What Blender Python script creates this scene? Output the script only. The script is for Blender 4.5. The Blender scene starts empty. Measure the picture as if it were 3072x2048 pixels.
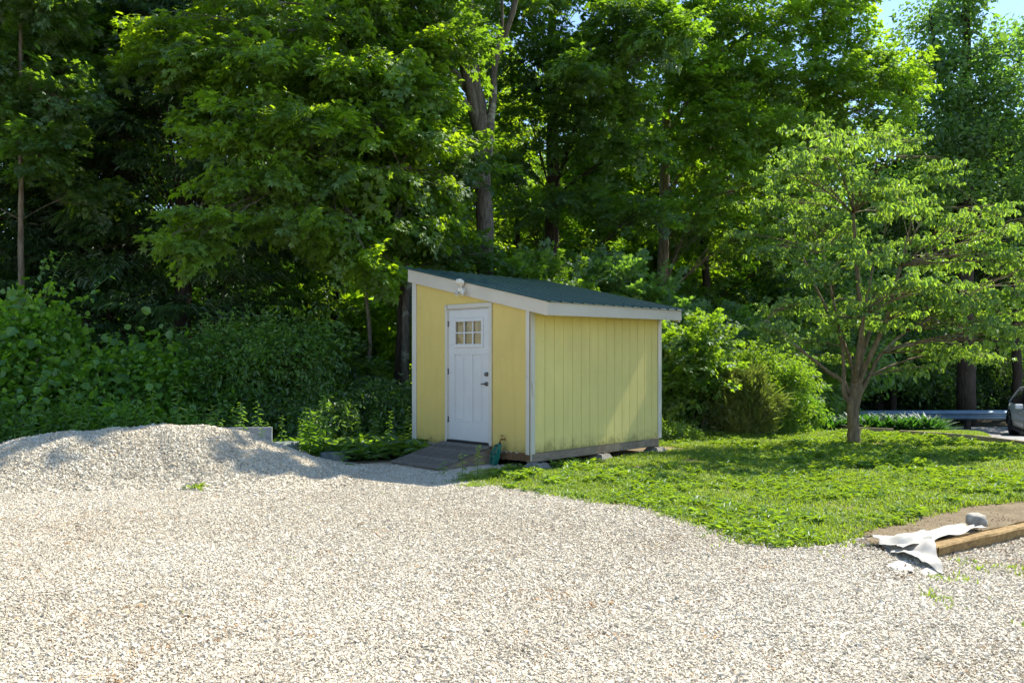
import bpy, math, random
import numpy as np
from mathutils import Vector, noise as mnoise
SC = bpy.context.scene
COL = SC.collection
R = math.radians
rng = np.random.default_rng(7)

# ------------------------------------------------------------------ camera
FPX, HY, CAMH = 2500.0, 1068.0, 1.6
cd = bpy.data.cameras.new("camera"); cam = bpy.data.objects.new("camera", cd); COL.objects.link(cam)
cam.location = (0, 0, CAMH); cam.rotation_euler = (R(90), 0, 0)
cd.sensor_width = 36; cd.lens = 36*FPX/3072; cd.shift_y = (HY-1024)/3072
cd.clip_end = 2000; cd.clip_start = .05
SC.camera = cam

def P(px, py, Y):
    """point seen at photo position (px,py) at depth Y"""
    return np.array([(px-1536)/FPX*Y, Y, CAMH-(py-HY)/FPX*Y])

# ------------------------------------------------------------------ terrain
def sstep(a, b, x):
    t = np.clip((x-a)/(b-a), 0, 1); return t*t*(3-2*t)
def terrain(x, y):
    x = np.asarray(x, float); y = np.asarray(y, float)
    d = np.maximum(y-17.5, x-9.2)
    z = -.88*sstep(.4, 6.5, d)-.07*np.clip(d, 0, 1)
    e = (x-8.95)*.874-(y-15.4)*.486; al = (x-8.95)*.486+(y-15.4)*.874
    zd = -.95*(1-np.exp(-np.clip(al, 0, None)*.083/.95*1.35)); zd = np.where(al > 9, np.minimum(zd, -.95*sstep(4, 12, al)), zd)
    wd = sstep(-.2, .2, e)*sstep(-1.5, .3, al); z = z*(1-wd)+zd*wd
    d2 = np.clip((y-50)/60, 0, 1)
    z = z + .006*np.sin(x*2.1+.7*y)*np.sin(y*1.7-.4*x) + .02*np.sin(x*.55+1)*np.sin(y*.48)*sstep(5, 9, np.abs(x)+y*.3)
    return z
def hit(px, py):
    Y = np.linspace(2, 60, 6000)
    z = CAMH-(py-HY)/FPX*Y
    t = terrain((px-1536)/FPX*Y, Y)
    k = np.argmax(z < t)
    return np.array([(px-1536)/FPX*Y[k], Y[k], t[k]])
PX = np.array([-12, -6.94, -6.35, -5.45, -5.04, -4.23, -3.78, -3.33, -2.87, -2.42, -1.9])
PZ = np.array([.1, .38, .50, .60, .635, .61, .57, .40, .21, .04, 0])
def pile_h(x, y):
    x = np.asarray(x, float); y = np.asarray(y, float)
    zc = np.interp(x, PX, PZ)
    y0 = 11.3+.12*np.sin(x*1.3)
    t = np.where(y < y0, (y0-y)/(1.9+.2*np.sin(x*1.7)), (y-y0)/1.5)
    f = np.where(t < 1, .5+.5*np.cos(np.pi*np.clip(t, 0, 1)), 0)
    w = .018*np.sin(x*3.1+y*1.9)+.02*np.sin(x*5.3-y*3.7+1)*sstep(11.2, 10.4, y)+.012*np.sin(x*9.1+y*7.3)
    return zc*f + w*f*np.minimum(zc*2.5, 1)
def inpoly(x, y, poly):
    x = np.asarray(x); y = np.asarray(y); c = np.zeros(x.shape, bool)
    n = len(poly)
    for i in range(n):
        x1, y1 = poly[i][:2]; x2, y2 = poly[(i+1) % n][:2]
        m = ((y1 > y) != (y2 > y)) & (x < (x2-x1)*(y-y1)/((y2-y1) or 1e-9)+x1)
        c ^= m
    return c
def vnoise(x, y, s, seed=0):
    """cheap smooth value noise, vectorised"""
    x = np.asarray(x)/s; y = np.asarray(y)/s
    xi = np.floor(x).astype(int); yi = np.floor(y).astype(int); fx = x-xi; fy = y-yi
    fx = fx*fx*(3-2*fx); fy = fy*fy*(3-2*fy)
    def h(a, b):
        n = (a*374761393+b*668265263+seed*1442695) & 0x7fffffff
        n = ((n ^ (n >> 13))*1274126177) & 0x7fffffff
        return ((n ^ (n >> 16)) & 0xffff)/65535.0
    return (h(xi, yi)*(1-fx)+h(xi+1, yi)*fx)*(1-fy)+(h(xi, yi+1)*(1-fx)+h(xi+1, yi+1)*fx)*fy

# ------------------------------------------------------------------ mesh builder
class G:
    def __init__(s): s.v = []; s.f = []; s.n = 0; s.t = []
    def add(s, V, F, tint=None, mi=0, sm=False):
        V = np.asarray(V, float).reshape(-1, 3)
        s.v.append(V); s.t.append(np.full(len(V), .5) if tint is None else np.broadcast_to(np.asarray(tint, float), (len(V),)))
        if isinstance(F, np.ndarray): s.f.append((F+s.n, mi, sm))
        else:
            by = {}
            for q in F: by.setdefault(len(q), []).append(q)
            for k, L in by.items(): s.f.append((np.array(L)+s.n, mi, sm))
        s.n += len(V); return s
    def box(s, c, h, Rm=None, b=.004, mi=0, tint=.5):
        h = np.array(h, float); b = min(b, h.min()*.45); V = []; idx = {}
        for sx in (-1, 1):
            for sy in (-1, 1):
                for sz in (-1, 1):
                    sg = np.array([sx, sy, sz])
                    for k in range(3):
                        q = h-b; q[k] = h[k]; idx[(sx, sy, sz, k)] = len(V); V.append(sg*q)
        F = []
        for k in range(3):
            a, c2 = [(1, 2), (2, 0), (0, 1)][k]
            for s0 in (-1, 1):
                def key(p, q):
                    t = [0, 0, 0]; t[k] = s0; t[a] = p; t[c2] = q; return idx[(*t, k)]
                F.append([key(-1, -1), key(1, -1), key(1, 1), key(-1, 1)][::s0])
        for k in range(3):       # edges along axis k
            a, c2 = [(1, 2), (2, 0), (0, 1)][k]
            for p in (-1, 1):
                for q in (-1, 1):
                    def key(e, ax):
                        t = [0, 0, 0]; t[k] = e; t[a] = p; t[c2] = q; return idx[(*t, ax)]
                    F.append([key(-1, a), key(1, a), key(1, c2), key(-1, c2)][::-1 if p*q > 0 else 1])
        for sx in (-1, 1):
            for sy in (-1, 1):
                for sz in (-1, 1):
                    F.append([idx[(sx, sy, sz, k)] for k in range(3)][::(1 if sx*sy*sz > 0 else -1)])
        V = np.array(V)
        if Rm is not None: V = V@np.asarray(Rm).T
        return s.add(V+np.asarray(c), F, tint, mi)
    def tube(s, pts, rad, k=6, mi=0, tint=.5, cap=True, sm=True, jit=0):
        pts = np.asarray(pts, float); n = len(pts); rad = np.broadcast_to(np.asarray(rad, float), (n,))
        d = np.gradient(pts, axis=0); d /= np.linalg.norm(d, axis=1)[:, None]+1e-12
        ref = np.array([0, 0, 1.]) if abs(d[:, 2]).mean() < .8 else np.array([1., 0, 0])
        a = np.cross(d, ref); a /= np.linalg.norm(a, axis=1)[:, None]+1e-12; b = np.cross(d, a)
        th = np.linspace(0, 2*np.pi, k, endpoint=False)
        rr = rad[:, None]*np.ones(k)
        if jit: rr = rr*(1+jit*rng.normal(size=(n, k)))
        V = pts[:, None]+rr[..., None]*(np.cos(th)[None, :, None]*a[:, None]+np.sin(th)[None, :, None]*b[:, None])
        i = np.arange(n-1)[:, None]*k; j = np.arange(k)[None]
        F = np.stack([i+j, i+(j+1) % k, i+k+(j+1) % k, i+k+j], -1).reshape(-1, 4)
        s.add(V.reshape(-1, 3), F, tint, mi, sm)
        if cap:
            s.f.append((np.array([list(range(k))[::-1]])+s.n-n*k, mi, False)); s.f.append((np.array([list(range(k))])+s.n-k, mi, False))
        return s
    def lathe(s, prof, c, axis=(0, 0, 1), k=16, mi=0, sm=True):
        ax = np.array(axis, float); ax /= np.linalg.norm(ax)
        ref = np.array([0, 0, 1.]) if abs(ax[2]) < .9 else np.array([1., 0, 0])
        a = np.cross(ax, ref); a /= np.linalg.norm(a); b = np.cross(ax, a)
        th = np.linspace(0, 2*np.pi, k, endpoint=False)
        V = np.concatenate([np.asarray(c)+ax*z+r*(np.cos(th)[:, None]*a+np.sin(th)[:, None]*b) for r, z in prof])
        n = len(prof); i = np.arange(n-1)[:, None]*k; j = np.arange(k)[None]
        F = np.stack([i+j, i+(j+1) % k, i+k+(j+1) % k, i+k+j], -1).reshape(-1, 4)
        return s.add(V, F, None, mi, sm)
    def prism(s, poly, vec, mi=0):
        """closed polygon (world points) extruded along vec"""
        p = np.asarray(poly, float); n = len(p); V = np.concatenate([p, p+np.asarray(vec)])
        F = [list(range(n))[::-1], list(range(n, 2*n))]+[[i, (i+1) % n, n+(i+1) % n, n+i] for i in range(n)]
        return s.add(V, F, None, mi)
    def build(s, name, mats, parent=None, loc=None):
        V = np.concatenate(s.v) if s.v else np.zeros((0, 3))
        o0 = np.zeros(3)
        if parent is not None: o0 = WLOC[parent.name]
        elif loc is not None: o0 = np.asarray(loc, float)
        V = V-o0
        me = bpy.data.meshes.new(name)
        me.vertices.add(len(V)); me.vertices.foreach_set("co", V.astype(np.float32).ravel())
        lt = np.concatenate([np.full(len(f), f.shape[1]) for f, _, _ in s.f]); lv = np.concatenate([f.ravel() for f, _, _ in s.f])
        mi = np.concatenate([np.full(len(f), m) for f, m, _ in s.f]); sm = np.concatenate([np.full(len(f), q, bool) for f, _, q in s.f])
        me.loops.add(len(lv)); me.loops.foreach_set("vertex_index", lv.astype(np.int32))
        me.polygons.add(len(lt)); ls = np.concatenate([[0], np.cumsum(lt)[:-1]])
        me.polygons.foreach_set("loop_start", ls.astype(np.int32)); me.polygons.foreach_set("loop_total", lt.astype(np.int32))
        me.polygons.foreach_set("material_index", mi.astype(np.int32)); me.polygons.foreach_set("use_smooth", sm)
        at = me.attributes.new("tint", 'FLOAT', 'POINT'); at.data.foreach_set("value", np.concatenate(s.t).astype(np.float32))
        for m in (mats if isinstance(mats, (list, tuple)) else [mats]): me.materials.append(m)
        me.update(calc_edges=True)
        ob = bpy.data.objects.new(name, me); COL.objects.link(ob)
        if parent is not None: ob.parent = parent; WLOC[ob.name] = o0
        else: ob.location = o0; WLOC[ob.name] = o0
        return ob
WLOC = {}
def thing(name, loc, label, cat, group=None):
    o = bpy.data.objects.new(name, None); COL.objects.link(o); o.location = loc; o.empty_display_size = .1
    WLOC[o.name] = np.asarray(loc, float); return tag(o, label, cat, group)
def tag(o, label=None, cat=None, group=None, kind=None):
    if label: o["label"] = label
    if cat: o["category"] = cat
    if group: o["group"] = group
    if kind: o["kind"] = kind
    return o
def dup(root, loc, rz=0, sc=1, label=None, group=None):
    r = root.copy(); COL.objects.link(r); r.location = loc; r.rotation_euler = (0, 0, rz); r.scale = (sc, sc, sc)
    if label: r["label"] = label
    if group: r["group"] = group
    for ch in list(root.children):
        c = ch.copy(); COL.objects.link(c); c.parent = r
    return r
def rotz(a):
    c, s = math.cos(a), math.sin(a); return np.array([[c, -s, 0], [s, c, 0], [0, 0, 1]])
def basis(x, up=(0, 0, 1)):
    x = np.asarray(x, float)/np.linalg.norm(x); y = np.cross(up, x); y /= np.linalg.norm(y)+1e-9; return np.stack([x, y, np.cross(x, y)], 1)

# ------------------------------------------------------------------ materials
class M:
    def __init__(s, name):
        s.m = bpy.data.materials.new(name); s.m.use_nodes = True; s.nt = s.m.node_tree; s.nt.nodes.clear()
        s.out = s.n('ShaderNodeOutputMaterial')
    def n(s, t, **k):
        nd = s.nt.nodes.new(t)
        for a, v in k.items(): setattr(nd, a, v)
        return nd
    def l(s, a, b): s.nt.links.new(a, b)
    def coord(s, scale=(1, 1, 1), kind='Object'):
        tc = s.n('ShaderNodeTexCoord'); mp = s.n('ShaderNodeMapping'); mp.inputs['Scale'].default_value = scale
        s.l(tc.outputs[kind], mp.inputs[0]); return mp.outputs[0]
    def noise(s, sc, det=4, rough=.6, vec=None, dist=0):
        t = s.n('ShaderNodeTexNoise'); t.inputs['Scale'].default_value = sc; t.inputs['Detail'].default_value = det
        t.inputs['Roughness'].default_value = rough; t.inputs['Distortion'].default_value = dist
        s.l(vec if vec is not None else s.coord(), t.inputs['Vector']); return t.outputs['Fac']
    def ramp(s, fac, stops, interp='LINEAR'):
        r = s.n('ShaderNodeValToRGB'); r.color_ramp.interpolation = interp; e = r.color_ramp.elements
        while len(e) < len(stops): e.new(.5)
        for q, (p, c) in zip(e, stops): q.position = p; q.color = (*c, 1) if len(c) == 3 else c
        s.l(fac, r.inputs[0]); return r.outputs[0]
    def mix(s, fac, a, b, mode='MIX'):
        x = s.n('ShaderNodeMix', data_type='RGBA', blend_type=mode)
        for i, v in ((0, fac), (6, a), (7, b)):
            if hasattr(v, 'is_linked'): s.l(v, x.inputs[i])
            elif i == 0: x.inputs[0].default_value = v
            else: x.inputs[i].default_value = (*v, 1)
        return x.outputs[2]
    def math(s, op, a, b=0, clamp=False):
        x = s.n('ShaderNodeMath', operation=op, use_clamp=clamp)
        for i, v in ((0, a), (1, b)):
            if hasattr(v, 'is_linked'): s.l(v, x.inputs[i])
            else: x.inputs[i].default_value = v
        return x.outputs[0]
    def attr(s, name='tint'):
        a = s.n('ShaderNodeAttribute', attribute_name=name); return a.outputs['Fac']
    def bsdf(s, col, rough=.6, metal=0, spec=.5, bump=None, bstr=.3, bdist=.01, coat=0, trans=0):
        b = s.n('ShaderNodeBsdfPrincipled')
        for nm, v in (('Base Color', col), ('Roughness', rough)):
            if hasattr(v, 'is_linked'): s.l(v, b.inputs[nm])
            else: b.inputs[nm].default_value = (*v, 1) if nm == 'Base Color' else v
        b.inputs['Metallic'].default_value = metal; b.inputs['Specular IOR Level'].default_value = spec
        b.inputs['Coat Weight'].default_value = coat; b.inputs['Transmission Weight'].default_value = trans
        if bump is not None:
            q = s.n('ShaderNodeBump'); q.inputs['Strength'].default_value = bstr; q.inputs['Distance'].default_value = bdist
            s.l(bump, q.inputs['Height']); s.l(q.outputs[0], b.inputs['Normal'])
        s.l(b.outputs[0], s.out.inputs[0]); return b
def plain(name, c, rough=.5, metal=0, var=.15, sc=8, bstr=0, **k):
    m = M(name); f = m.noise(sc, 5)
    c = np.array(c); col = m.ramp(f, [(.3, tuple(c*(1-var))), (.7, tuple(np.minimum(c*(1+var), .9)))])
    m.bsdf(col, rough, metal, bump=f if bstr else None, bstr=bstr, **k); return m.m
def leafmat(name, dark, light, trans, tw=.45, gloss=.04, rough=.55):
    m = M(name); t = m.attr()
    col = m.ramp(t, [(0, dark), (1, light)])
    tcol = m.ramp(t, [(0, tuple(np.array(trans)*.7)), (1, tuple(np.array(trans)*1.15))])
    d = m.n('ShaderNodeBsdfDiffuse'); tr = m.n('ShaderNodeBsdfTranslucent'); g = m.n('ShaderNodeBsdfGlossy')
    g.inputs['Roughness'].default_value = rough; g.inputs['Color'].default_value = (.9, .95, 1, 1)
    m.l(col, d.inputs[0]); m.l(tcol, tr.inputs[0])
    x = m.n('ShaderNodeMixShader'); x.inputs[0].default_value = tw; m.l(d.outputs[0], x.inputs[1]); m.l(tr.outputs[0], x.inputs[2])
    y = m.n('ShaderNodeMixShader'); y.inputs[0].default_value = gloss; m.l(x.outputs[0], y.inputs[1]); m.l(g.outputs[0], y.inputs[2])
    m.l(y.outputs[0], m.out.inputs[0]); return m.m
def barkmat(name, c1, c2, lich=None, lt=.62):
    m = M(name); v = m.coord((9, 9, 1.6)); f = m.noise(2.2, 6, .65, v, .4); f2 = m.noise(1.4, 4)
    col = m.ramp(f, [(.32, c1), (.68, c2)])
    if lich: col = m.mix(m.ramp(f2, [(lt, (0, 0, 0)), (lt+.06, (1, 1, 1))]), col, lich)
    m.bsdf(col, .9, bump=f, bstr=1, bdist=.03, spec=.2); return m.m

# stones -------------------------------------------------------------
STONE_STOPS = [(0, (.22, .18, .13)), (.08, (.37, .318, .24)), (.25, (.48, .425, .335)), (.42, (.55, .482, .38)), (.55, (.595, .537, .44)), (.74, (.64, .598, .508)), (.86, (.70, .668, .59)), (.92, (.50, .37, .23)), (.965, (.42, .27, .14)), (1, (.24, .14, .07))]
m = M("gravel_stone"); c = m.ramp(m.attr(), STONE_STOPS); f = m.noise(90, 2); m.bsdf(m.mix(.25, c, m.ramp(f, [(.3, (.3, .28, .25)), (.7, (.75, .73, .7))]), 'OVERLAY'), .75, spec=.3); STONE = m.m
m = M("gravel_bed"); vo = m.n('ShaderNodeTexVoronoi'); vo.inputs['Scale'].default_value = 80; m.l(m.coord(), vo.inputs['Vector'])
sx = m.n('ShaderNodeSeparateColor'); m.l(vo.outputs['Color'], sx.inputs[0])
gc = m.ramp(sx.outputs[0], STONE_STOPS); big = m.noise(.8, 4)
gc = m.mix(m.ramp(vo.outputs['Distance'], [(.25, (0, 0, 0)), (.75, (1, 1, 1))]), gc, (.33, .275, .20))
gc = m.mix(m.ramp(big, [(.5, (0, 0, 0)), (.75, (.5, .5, .5))]), gc, (.38, .30, .20))
inv = m.math('SUBTRACT', 1, vo.outputs['Distance'])
m.bsdf(gc, .8, spec=.25, bump=inv, bstr=.9, bdist=.012); BED = m.m
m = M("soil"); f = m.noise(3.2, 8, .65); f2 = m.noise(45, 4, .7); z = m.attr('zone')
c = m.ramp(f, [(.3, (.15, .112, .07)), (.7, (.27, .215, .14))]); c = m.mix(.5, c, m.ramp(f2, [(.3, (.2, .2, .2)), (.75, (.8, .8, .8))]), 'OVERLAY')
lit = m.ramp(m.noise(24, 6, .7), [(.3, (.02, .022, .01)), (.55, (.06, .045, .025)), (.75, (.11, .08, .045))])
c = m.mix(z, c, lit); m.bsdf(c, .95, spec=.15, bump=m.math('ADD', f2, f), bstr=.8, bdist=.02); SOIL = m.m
# building -----------------------------------------------------------
def siding(name, base, vdir=1):
    m = M(name); tc = m.n('ShaderNodeTexCoord'); sp = m.n('ShaderNodeSeparateXYZ'); m.l(tc.outputs['Object'], sp.inputs[0])
    f = m.noise(1.2, 5, .6); f2 = m.noise(7, 6, .7, m.coord((1, 1, .25))); b = np.array(base)
    c = m.ramp(f, [(.3, tuple(b*.93)), (.7, tuple(b*1.05))]); c = m.mix(m.ramp(f2, [(.35, (.14, .14, .14)), (.65, (0, 0, 0))]), c, tuple(b*.6))
    zz = m.math('ADD', sp.outputs[2], m.math('MULTIPLY', m.math('SUBTRACT', m.noise(6, 6, .7), .5), .5))
    sp2 = m.n('ShaderNodeTexVoronoi'); sp2.inputs['Scale'].default_value = 4.2; m.l(m.coord((1, 1, .8)), sp2.inputs['Vector'])
    c = m.mix(m.ramp(sp2.outputs['Distance'], [(.018, (.55, .55, .55)), (.03, (0, 0, 0))]), c, (.12, .08, .04))
    dr = m.noise(3.5, 5, .65, m.coord((2.5, 2.5, .12)))
    c = m.mix(m.ramp(dr, [(.55, (0, 0, 0)), (.75, (.16, .16, .16))]), c, tuple(b*.55))
    c = m.mix(m.ramp(zz, [(.25, (.6, .6, .6)), (.30, (.2, .2, .2)), (.42, (0, 0, 0))]), c, (.20, .155, .05))
    m.bsdf(c, .6, spec=.3, bump=m.noise(60, 3, .5, m.coord((1, 1, .1))), bstr=.12, bdist=.004); return m.m
YELLOW = siding("yellow_siding_paint", (.64, .495, .155)); YELLOW2 = siding("yellow_siding_paint_pale", (.74, .635, .235))  # side wall, rear wall and soffit take the paler yellow
def worn(name, base, wood=(.26, .17, .1), thr=.62, rough=.5, stretch=(1, 1, .35), wid=.04, sc=5):
    m = M(name); f = m.noise(sc, 9, .72, m.coord(stretch)); f2 = m.noise(2, 4)
    b = np.array(base); c = m.ramp(f2, [(.3, tuple(b*.9)), (.7, tuple(b))])
    c = m.mix(m.ramp(f, [(thr, (0, 0, 0)), (thr+wid, (1, 1, 1))]), c, wood)
    m.bsdf(c, rough, spec=.3, bump=f, bstr=.1, bdist=.004); return m.m
WHITE = worn("white_trim_paint", (.60, .575, .51), thr=.66); WHITEW = worn("white_trim_peeling", (.58, .55, .48), thr=.60, wid=.07, sc=11, stretch=(1, 1, .22))
FASC = worn("fascia_paint", (.56, .52, .44), (.36, .31, .26), .655, stretch=(.6, .6, 1.6), sc=6); DOORW = worn("door_paint", (.60, .60, .60), (.5, .5, .5), .8, .38)
m = M("green_metal_roof"); f = m.noise(5, 6, .7); f2 = m.noise(38, 3)
c = m.ramp(f, [(.3, (.022, .060, .052)), (.7, (.034, .084, .074))]); c = m.mix(m.ramp(f2, [(.68, (0, 0, 0)), (.76, (.5, .5, .5))]), c, (.2, .2, .14)); m.bsdf(c, .34, spec=.5); ROOF = m.m
def wood(name, c1, c2, stretch=(1, 1, 12), sc=3, bd=.006):
    m = M(name); f = m.noise(sc, 8, .7, m.coord(stretch), .3); f2 = m.noise(1.5, 4)
    c = m.ramp(f, [(.3, c1), (.7, c2)]); c = m.mix(m.ramp(f2, [(.45, (0, 0, 0)), (.7, (.45, .45, .45))]), c, tuple(np.array(c1)*.5))
    m.bsdf(c, .85, spec=.2, bump=f, bstr=.6, bdist=bd); return m.m
SKID = wood("weathered_timber", (.17, .13, .095), (.36, .30, .23), (2, 2, 12)); RAMP0 = wood("dark_ramp_board", (.075, .068, .062), (.17, .155, .14), (6, 6, 2), 4, .004)
m = M("ramp_board"); f = m.noise(4, 8, .7, m.coord((5, 5, 1)), .3); t_ = m.attr(); c = m.ramp(f, [(.3, (.115, .102, .086)), (.7, (.25, .225, .19))]); c = m.mix(m.ramp(t_, [(0, (.55, .55, .55)), (1, (0, 0, 0))]), c, (.05, .046, .044)); m.bsdf(c, .85, spec=.2, bump=f, bstr=.5, bdist=.004); RAMP = m.m
BEAM = wood("landscape_timber", (.15, .09, .035), (.42, .29, .13), (3, 3, 4), 5, .012); EDGE = wood("edging_timber", (.26, .20, .13), (.48, .39, .27), (6, 6, 6), 3); RUST = plain("rusty_wood_rot", (.13, .07, .03), .9, var=.5, sc=30)
CONC = plain("pier_concrete", (.21, .195, .17), .9, var=.3, sc=12, bstr=.3); SLABM = plain("white_board", (.27, .29, .31), .7, var=.18, sc=6)
STEEL = plain("dark_nickel", (.16, .15, .14), .3, 1); BRASS = plain("old_brass", (.32, .19, .07), .5, .8, var=.4, sc=40); BLACK = plain("black_plastic", (.012, .012, .013), .5)
HOSE = plain("green_hose_rubber", (.01, .16, .12), .4, var=.25, sc=20); LAMPW = plain("lamp_plastic", (.72, .68, .58), .4); LENS = plain("lamp_lens", (.6, .6, .55), .12)
m = M("window_pane"); f = m.noise(6, 3); m.bsdf(m.ramp(f, [(.35, (.10, .075, .026)), (.7, (.26, .185, .08))]), .04, spec=.5); PANE = m.m
FABRIC = plain("landscape_fabric", (.50, .47, .42), .8, var=.22, sc=5, bstr=.1); TARP = plain("grey_tarp", (.15, .18, .165), .6, var=.3, sc=7)
m = M("asphalt"); f = m.noise(220, 3); f2 = m.noise(1.2, 5); c = m.ramp(f2, [(.3, (.19, .19, .20)), (.7, (.27, .265, .265))]); m.bsdf(m.mix(.4, c, m.ramp(f, [(.3, (.2, .2, .2)), (.7, (.8, .8, .8))]), 'OVERLAY'), .85, bump=f, bstr=.3, bdist=.004); ASPH = m.m
ZINC = plain("galvanised_steel", (.20, .30, .40), .5, .2, var=.15, sc=2); POSTM = plain("rail_post_timber", (.06, .05, .04), .9)
CARP = plain("white_car_paint", (.86, .88, .88), .4, 0, var=.01, coat=.8); CGLASS = plain("car_glass", (.012, .016, .018), .03, 0, var=.1); TYRE = plain("tyre_rubber", (.018, .018, .018), .8); RIM = plain("wheel_rim", (.13, .13, .14), .3, .9)
LITE = plain("headlight", (.5, .52, .55), .1)
# ================================================================== SHED
YAW = .796; SD = np.array([math.cos(YAW), math.sin(YAW), 0]); DD = np.array([-math.sin(YAW), math.cos(YAW), 0]); SC0 = np.array([.253, 11.716, 0]); UZ = np.array([0, 0, 1.])
SR = np.stack([SD, DD, UZ], 1)
def S(u, v, z): return SC0+SD*u+DD*v+UZ*z
def sbox(g, u0, u1, v0, v1, z0, z1, b=.004, mi=0): return g.box(S((u0+u1)/2, (v0+v1)/2, (z0+z1)/2), ((u1-u0)/2, (v1-v0)/2, (z1-z0)/2), SR, b, mi)
L, W, ZB = 3.2, 2.59, .23
def zr(v): return 2.351+.2168*(v+.38)       # underside of roof sheet
shed = thing("garden_shed", S(L/2, W/2, 0), "small yellow plank shed with white trim, white door and slanting green metal roof", "shed")
# side wall : grooved planks, profile extruded in z
g = G(); prof = []; gx = [.10+.212+.2032*i for i in range(14)]
u = 0.0; pu = [(0, 0)]
for q in gx: pu += [(q-.006, 0), (q-.004, .009), (q+.004, .009), (q+.006, 0)]
pu += [(L, 0)]
bot = [S(a, b, ZB) for a, b in pu]; top = [S(a, b, zr(0)-.01) for a, b in pu]; n = len(pu)
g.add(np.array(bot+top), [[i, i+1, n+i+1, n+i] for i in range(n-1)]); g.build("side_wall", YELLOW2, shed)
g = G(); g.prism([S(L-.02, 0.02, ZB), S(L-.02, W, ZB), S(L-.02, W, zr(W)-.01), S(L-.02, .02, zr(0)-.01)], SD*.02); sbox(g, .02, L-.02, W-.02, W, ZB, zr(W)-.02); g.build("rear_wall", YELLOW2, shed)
# front wall with door opening, faint grooves
d0, d1 = .814-.06, .814+.917+.06; dz0, dz1 = .30, 2.385
g = G()
def fw(v0, v1, zb, zt0, zt1): g.prism([S(0, v0, zb), S(0, v1, zb), S(0, v1, zt1), S(0, v0, zt0)], SD*.015)
fw(.0, d0, ZB, zr(0)-.01, zr(d0)-.01); fw(d0, d1, dz1, zr(d0)-.01, zr(d1)-.01)
fw(d1, 2.235, ZB, zr(d1)-.01, zr(2.235)-.01); fw(2.241, W, ZB, zr(2.241)-.01, zr(W)-.01); fw(2.235, 2.241, ZB+.01, zr(2.2)-.05, zr(2.2)-.05)
fw(d0, d1, ZB, dz0, dz0)
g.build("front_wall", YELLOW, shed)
# door frame
g = G()
sbox(g, -.028, .0, d0, d0+.058, dz0-.02, dz1); sbox(g, -.028, .0, d1-.058, d1, dz0-.02, dz1); sbox(g, -.030, .0, d0-.004, d1+.004, dz1-.058, dz1+.006)
sbox(g, -.012, .03, d0+.058, d0+.07, dz0, dz1-.058); sbox(g, -.012, .03, d1-.07, d1-.058, dz0, dz1-.058); sbox(g, -.012, .03, d0+.07, d1-.07, dz1-.075, dz1-.058)
g.build("door_frame", WHITEW, shed)
g = G(); sbox(g, -.04, .05, d0+.05, d1-.05, dz0-.05, dz0+.018, .008); g.build("threshold", BLACK, shed)
# door slab (visual right = small v)
s0, s1 = d0+.07, d1-.07; w = s1-s0; q0, q1 = dz0+.02, dz1-.078; hgt = q1-q0
def dv(fr): return s1-fr*w            # fraction from visual left
def dzf(fr): return q1-fr*hgt
g = G()
# slab as grid of rails around window and panels
wl, wr, wt, wb = .17, .83, .085, .27; pt, pb = .345, .86; pl = [(.145, .40), (.595, .85)]
F0, F1 = .0, .035
def db(fl, fr_, ft, fb, u0=F0, u1=F1, b=.003): sbox(g, u0, u1, dv(fr_), dv(fl), dzf(fb), dzf(ft), b)
db(0, 1, 0, wt); db(0, wl, wt, wb); db(wr, 1, wt, wb); db(0, 1, wb, pt); db(0, pl[0][0], pt, pb); db(pl[0][1], pl[1][0], pt, pb); db(pl[1][1], 1, pt, pb); db(0, 1, pb, 1)
for a, b_ in pl:
    db(a, b_, pt, pb, .012, .03); db(a+.035, b_-.035, pt+.018, pb-.018, .005, .02, .006)
# raised lip round the window
for a in ((wl-.035, wl+.012, wt-.022, wb+.022), (wr-.012, wr+.035, wt-.022, wb+.022), (wl, wr, wt-.022, wt+.008), (wl, wr, wb-.008, wb+.022)): db(*a, -.016, .012, .004)
door = g.build("door", DOORW, shed)
g = G(); cw = (wr-wl-.024)/3
for k in (1, 2): db(wl+.012+cw*k-.013, wl+.012+cw*k+.013, wt+.008, wb-.008, -.008, .014)
hm = (wt+wb)/2; db(wl+.012, wr-.012, hm-.006, hm+.006, -.006, .012); g.build("muntin_grid", DOORW, door)
for k in range(3):
    for ft, fb in ((wt+.008, hm-.006), (hm+.006, wb-.008)):
        g = G(); db(wl+.012+cw*k+.013*(k > 0), wl+.012+cw*(k+1)-.013*(k < 2), ft, fb, .014, .02, .001); g.build("window_pane", PANE, door)
for fz in (.105, .475, .845):
    g = G(); g.tube([S(-.014, s1+.006, dzf(fz+.022)), S(-.014, s1+.006, dzf(fz-.022))], .009, 8); sbox(g, -.008, .0, s1-.0, s1+.035, dzf(fz+.021), dzf(fz-.021), .001); g.build("hinge", STEEL, door)
g = G(); c = S(0, dv(.945), dzf(.49)); g.lathe([(0.001, .03), (.026, .03), (.031, .02), (.033, 0)], c, -SD, 18); g.build("deadbolt", STEEL, door)
g = G(); c = S(0, dv(.945), dzf(.562)); g.lathe([(.012, .05), (.014, .016), (.031, .014), (.033, 0)], c, -SD, 18); g.tube([c-SD*.05, c-SD*.055+DD*.04-UZ*.003, c-SD*.05+DD*.075-UZ*.004], [.012, .011, .010], 8); g.build("lever_handle", STEEL, door)
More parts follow.
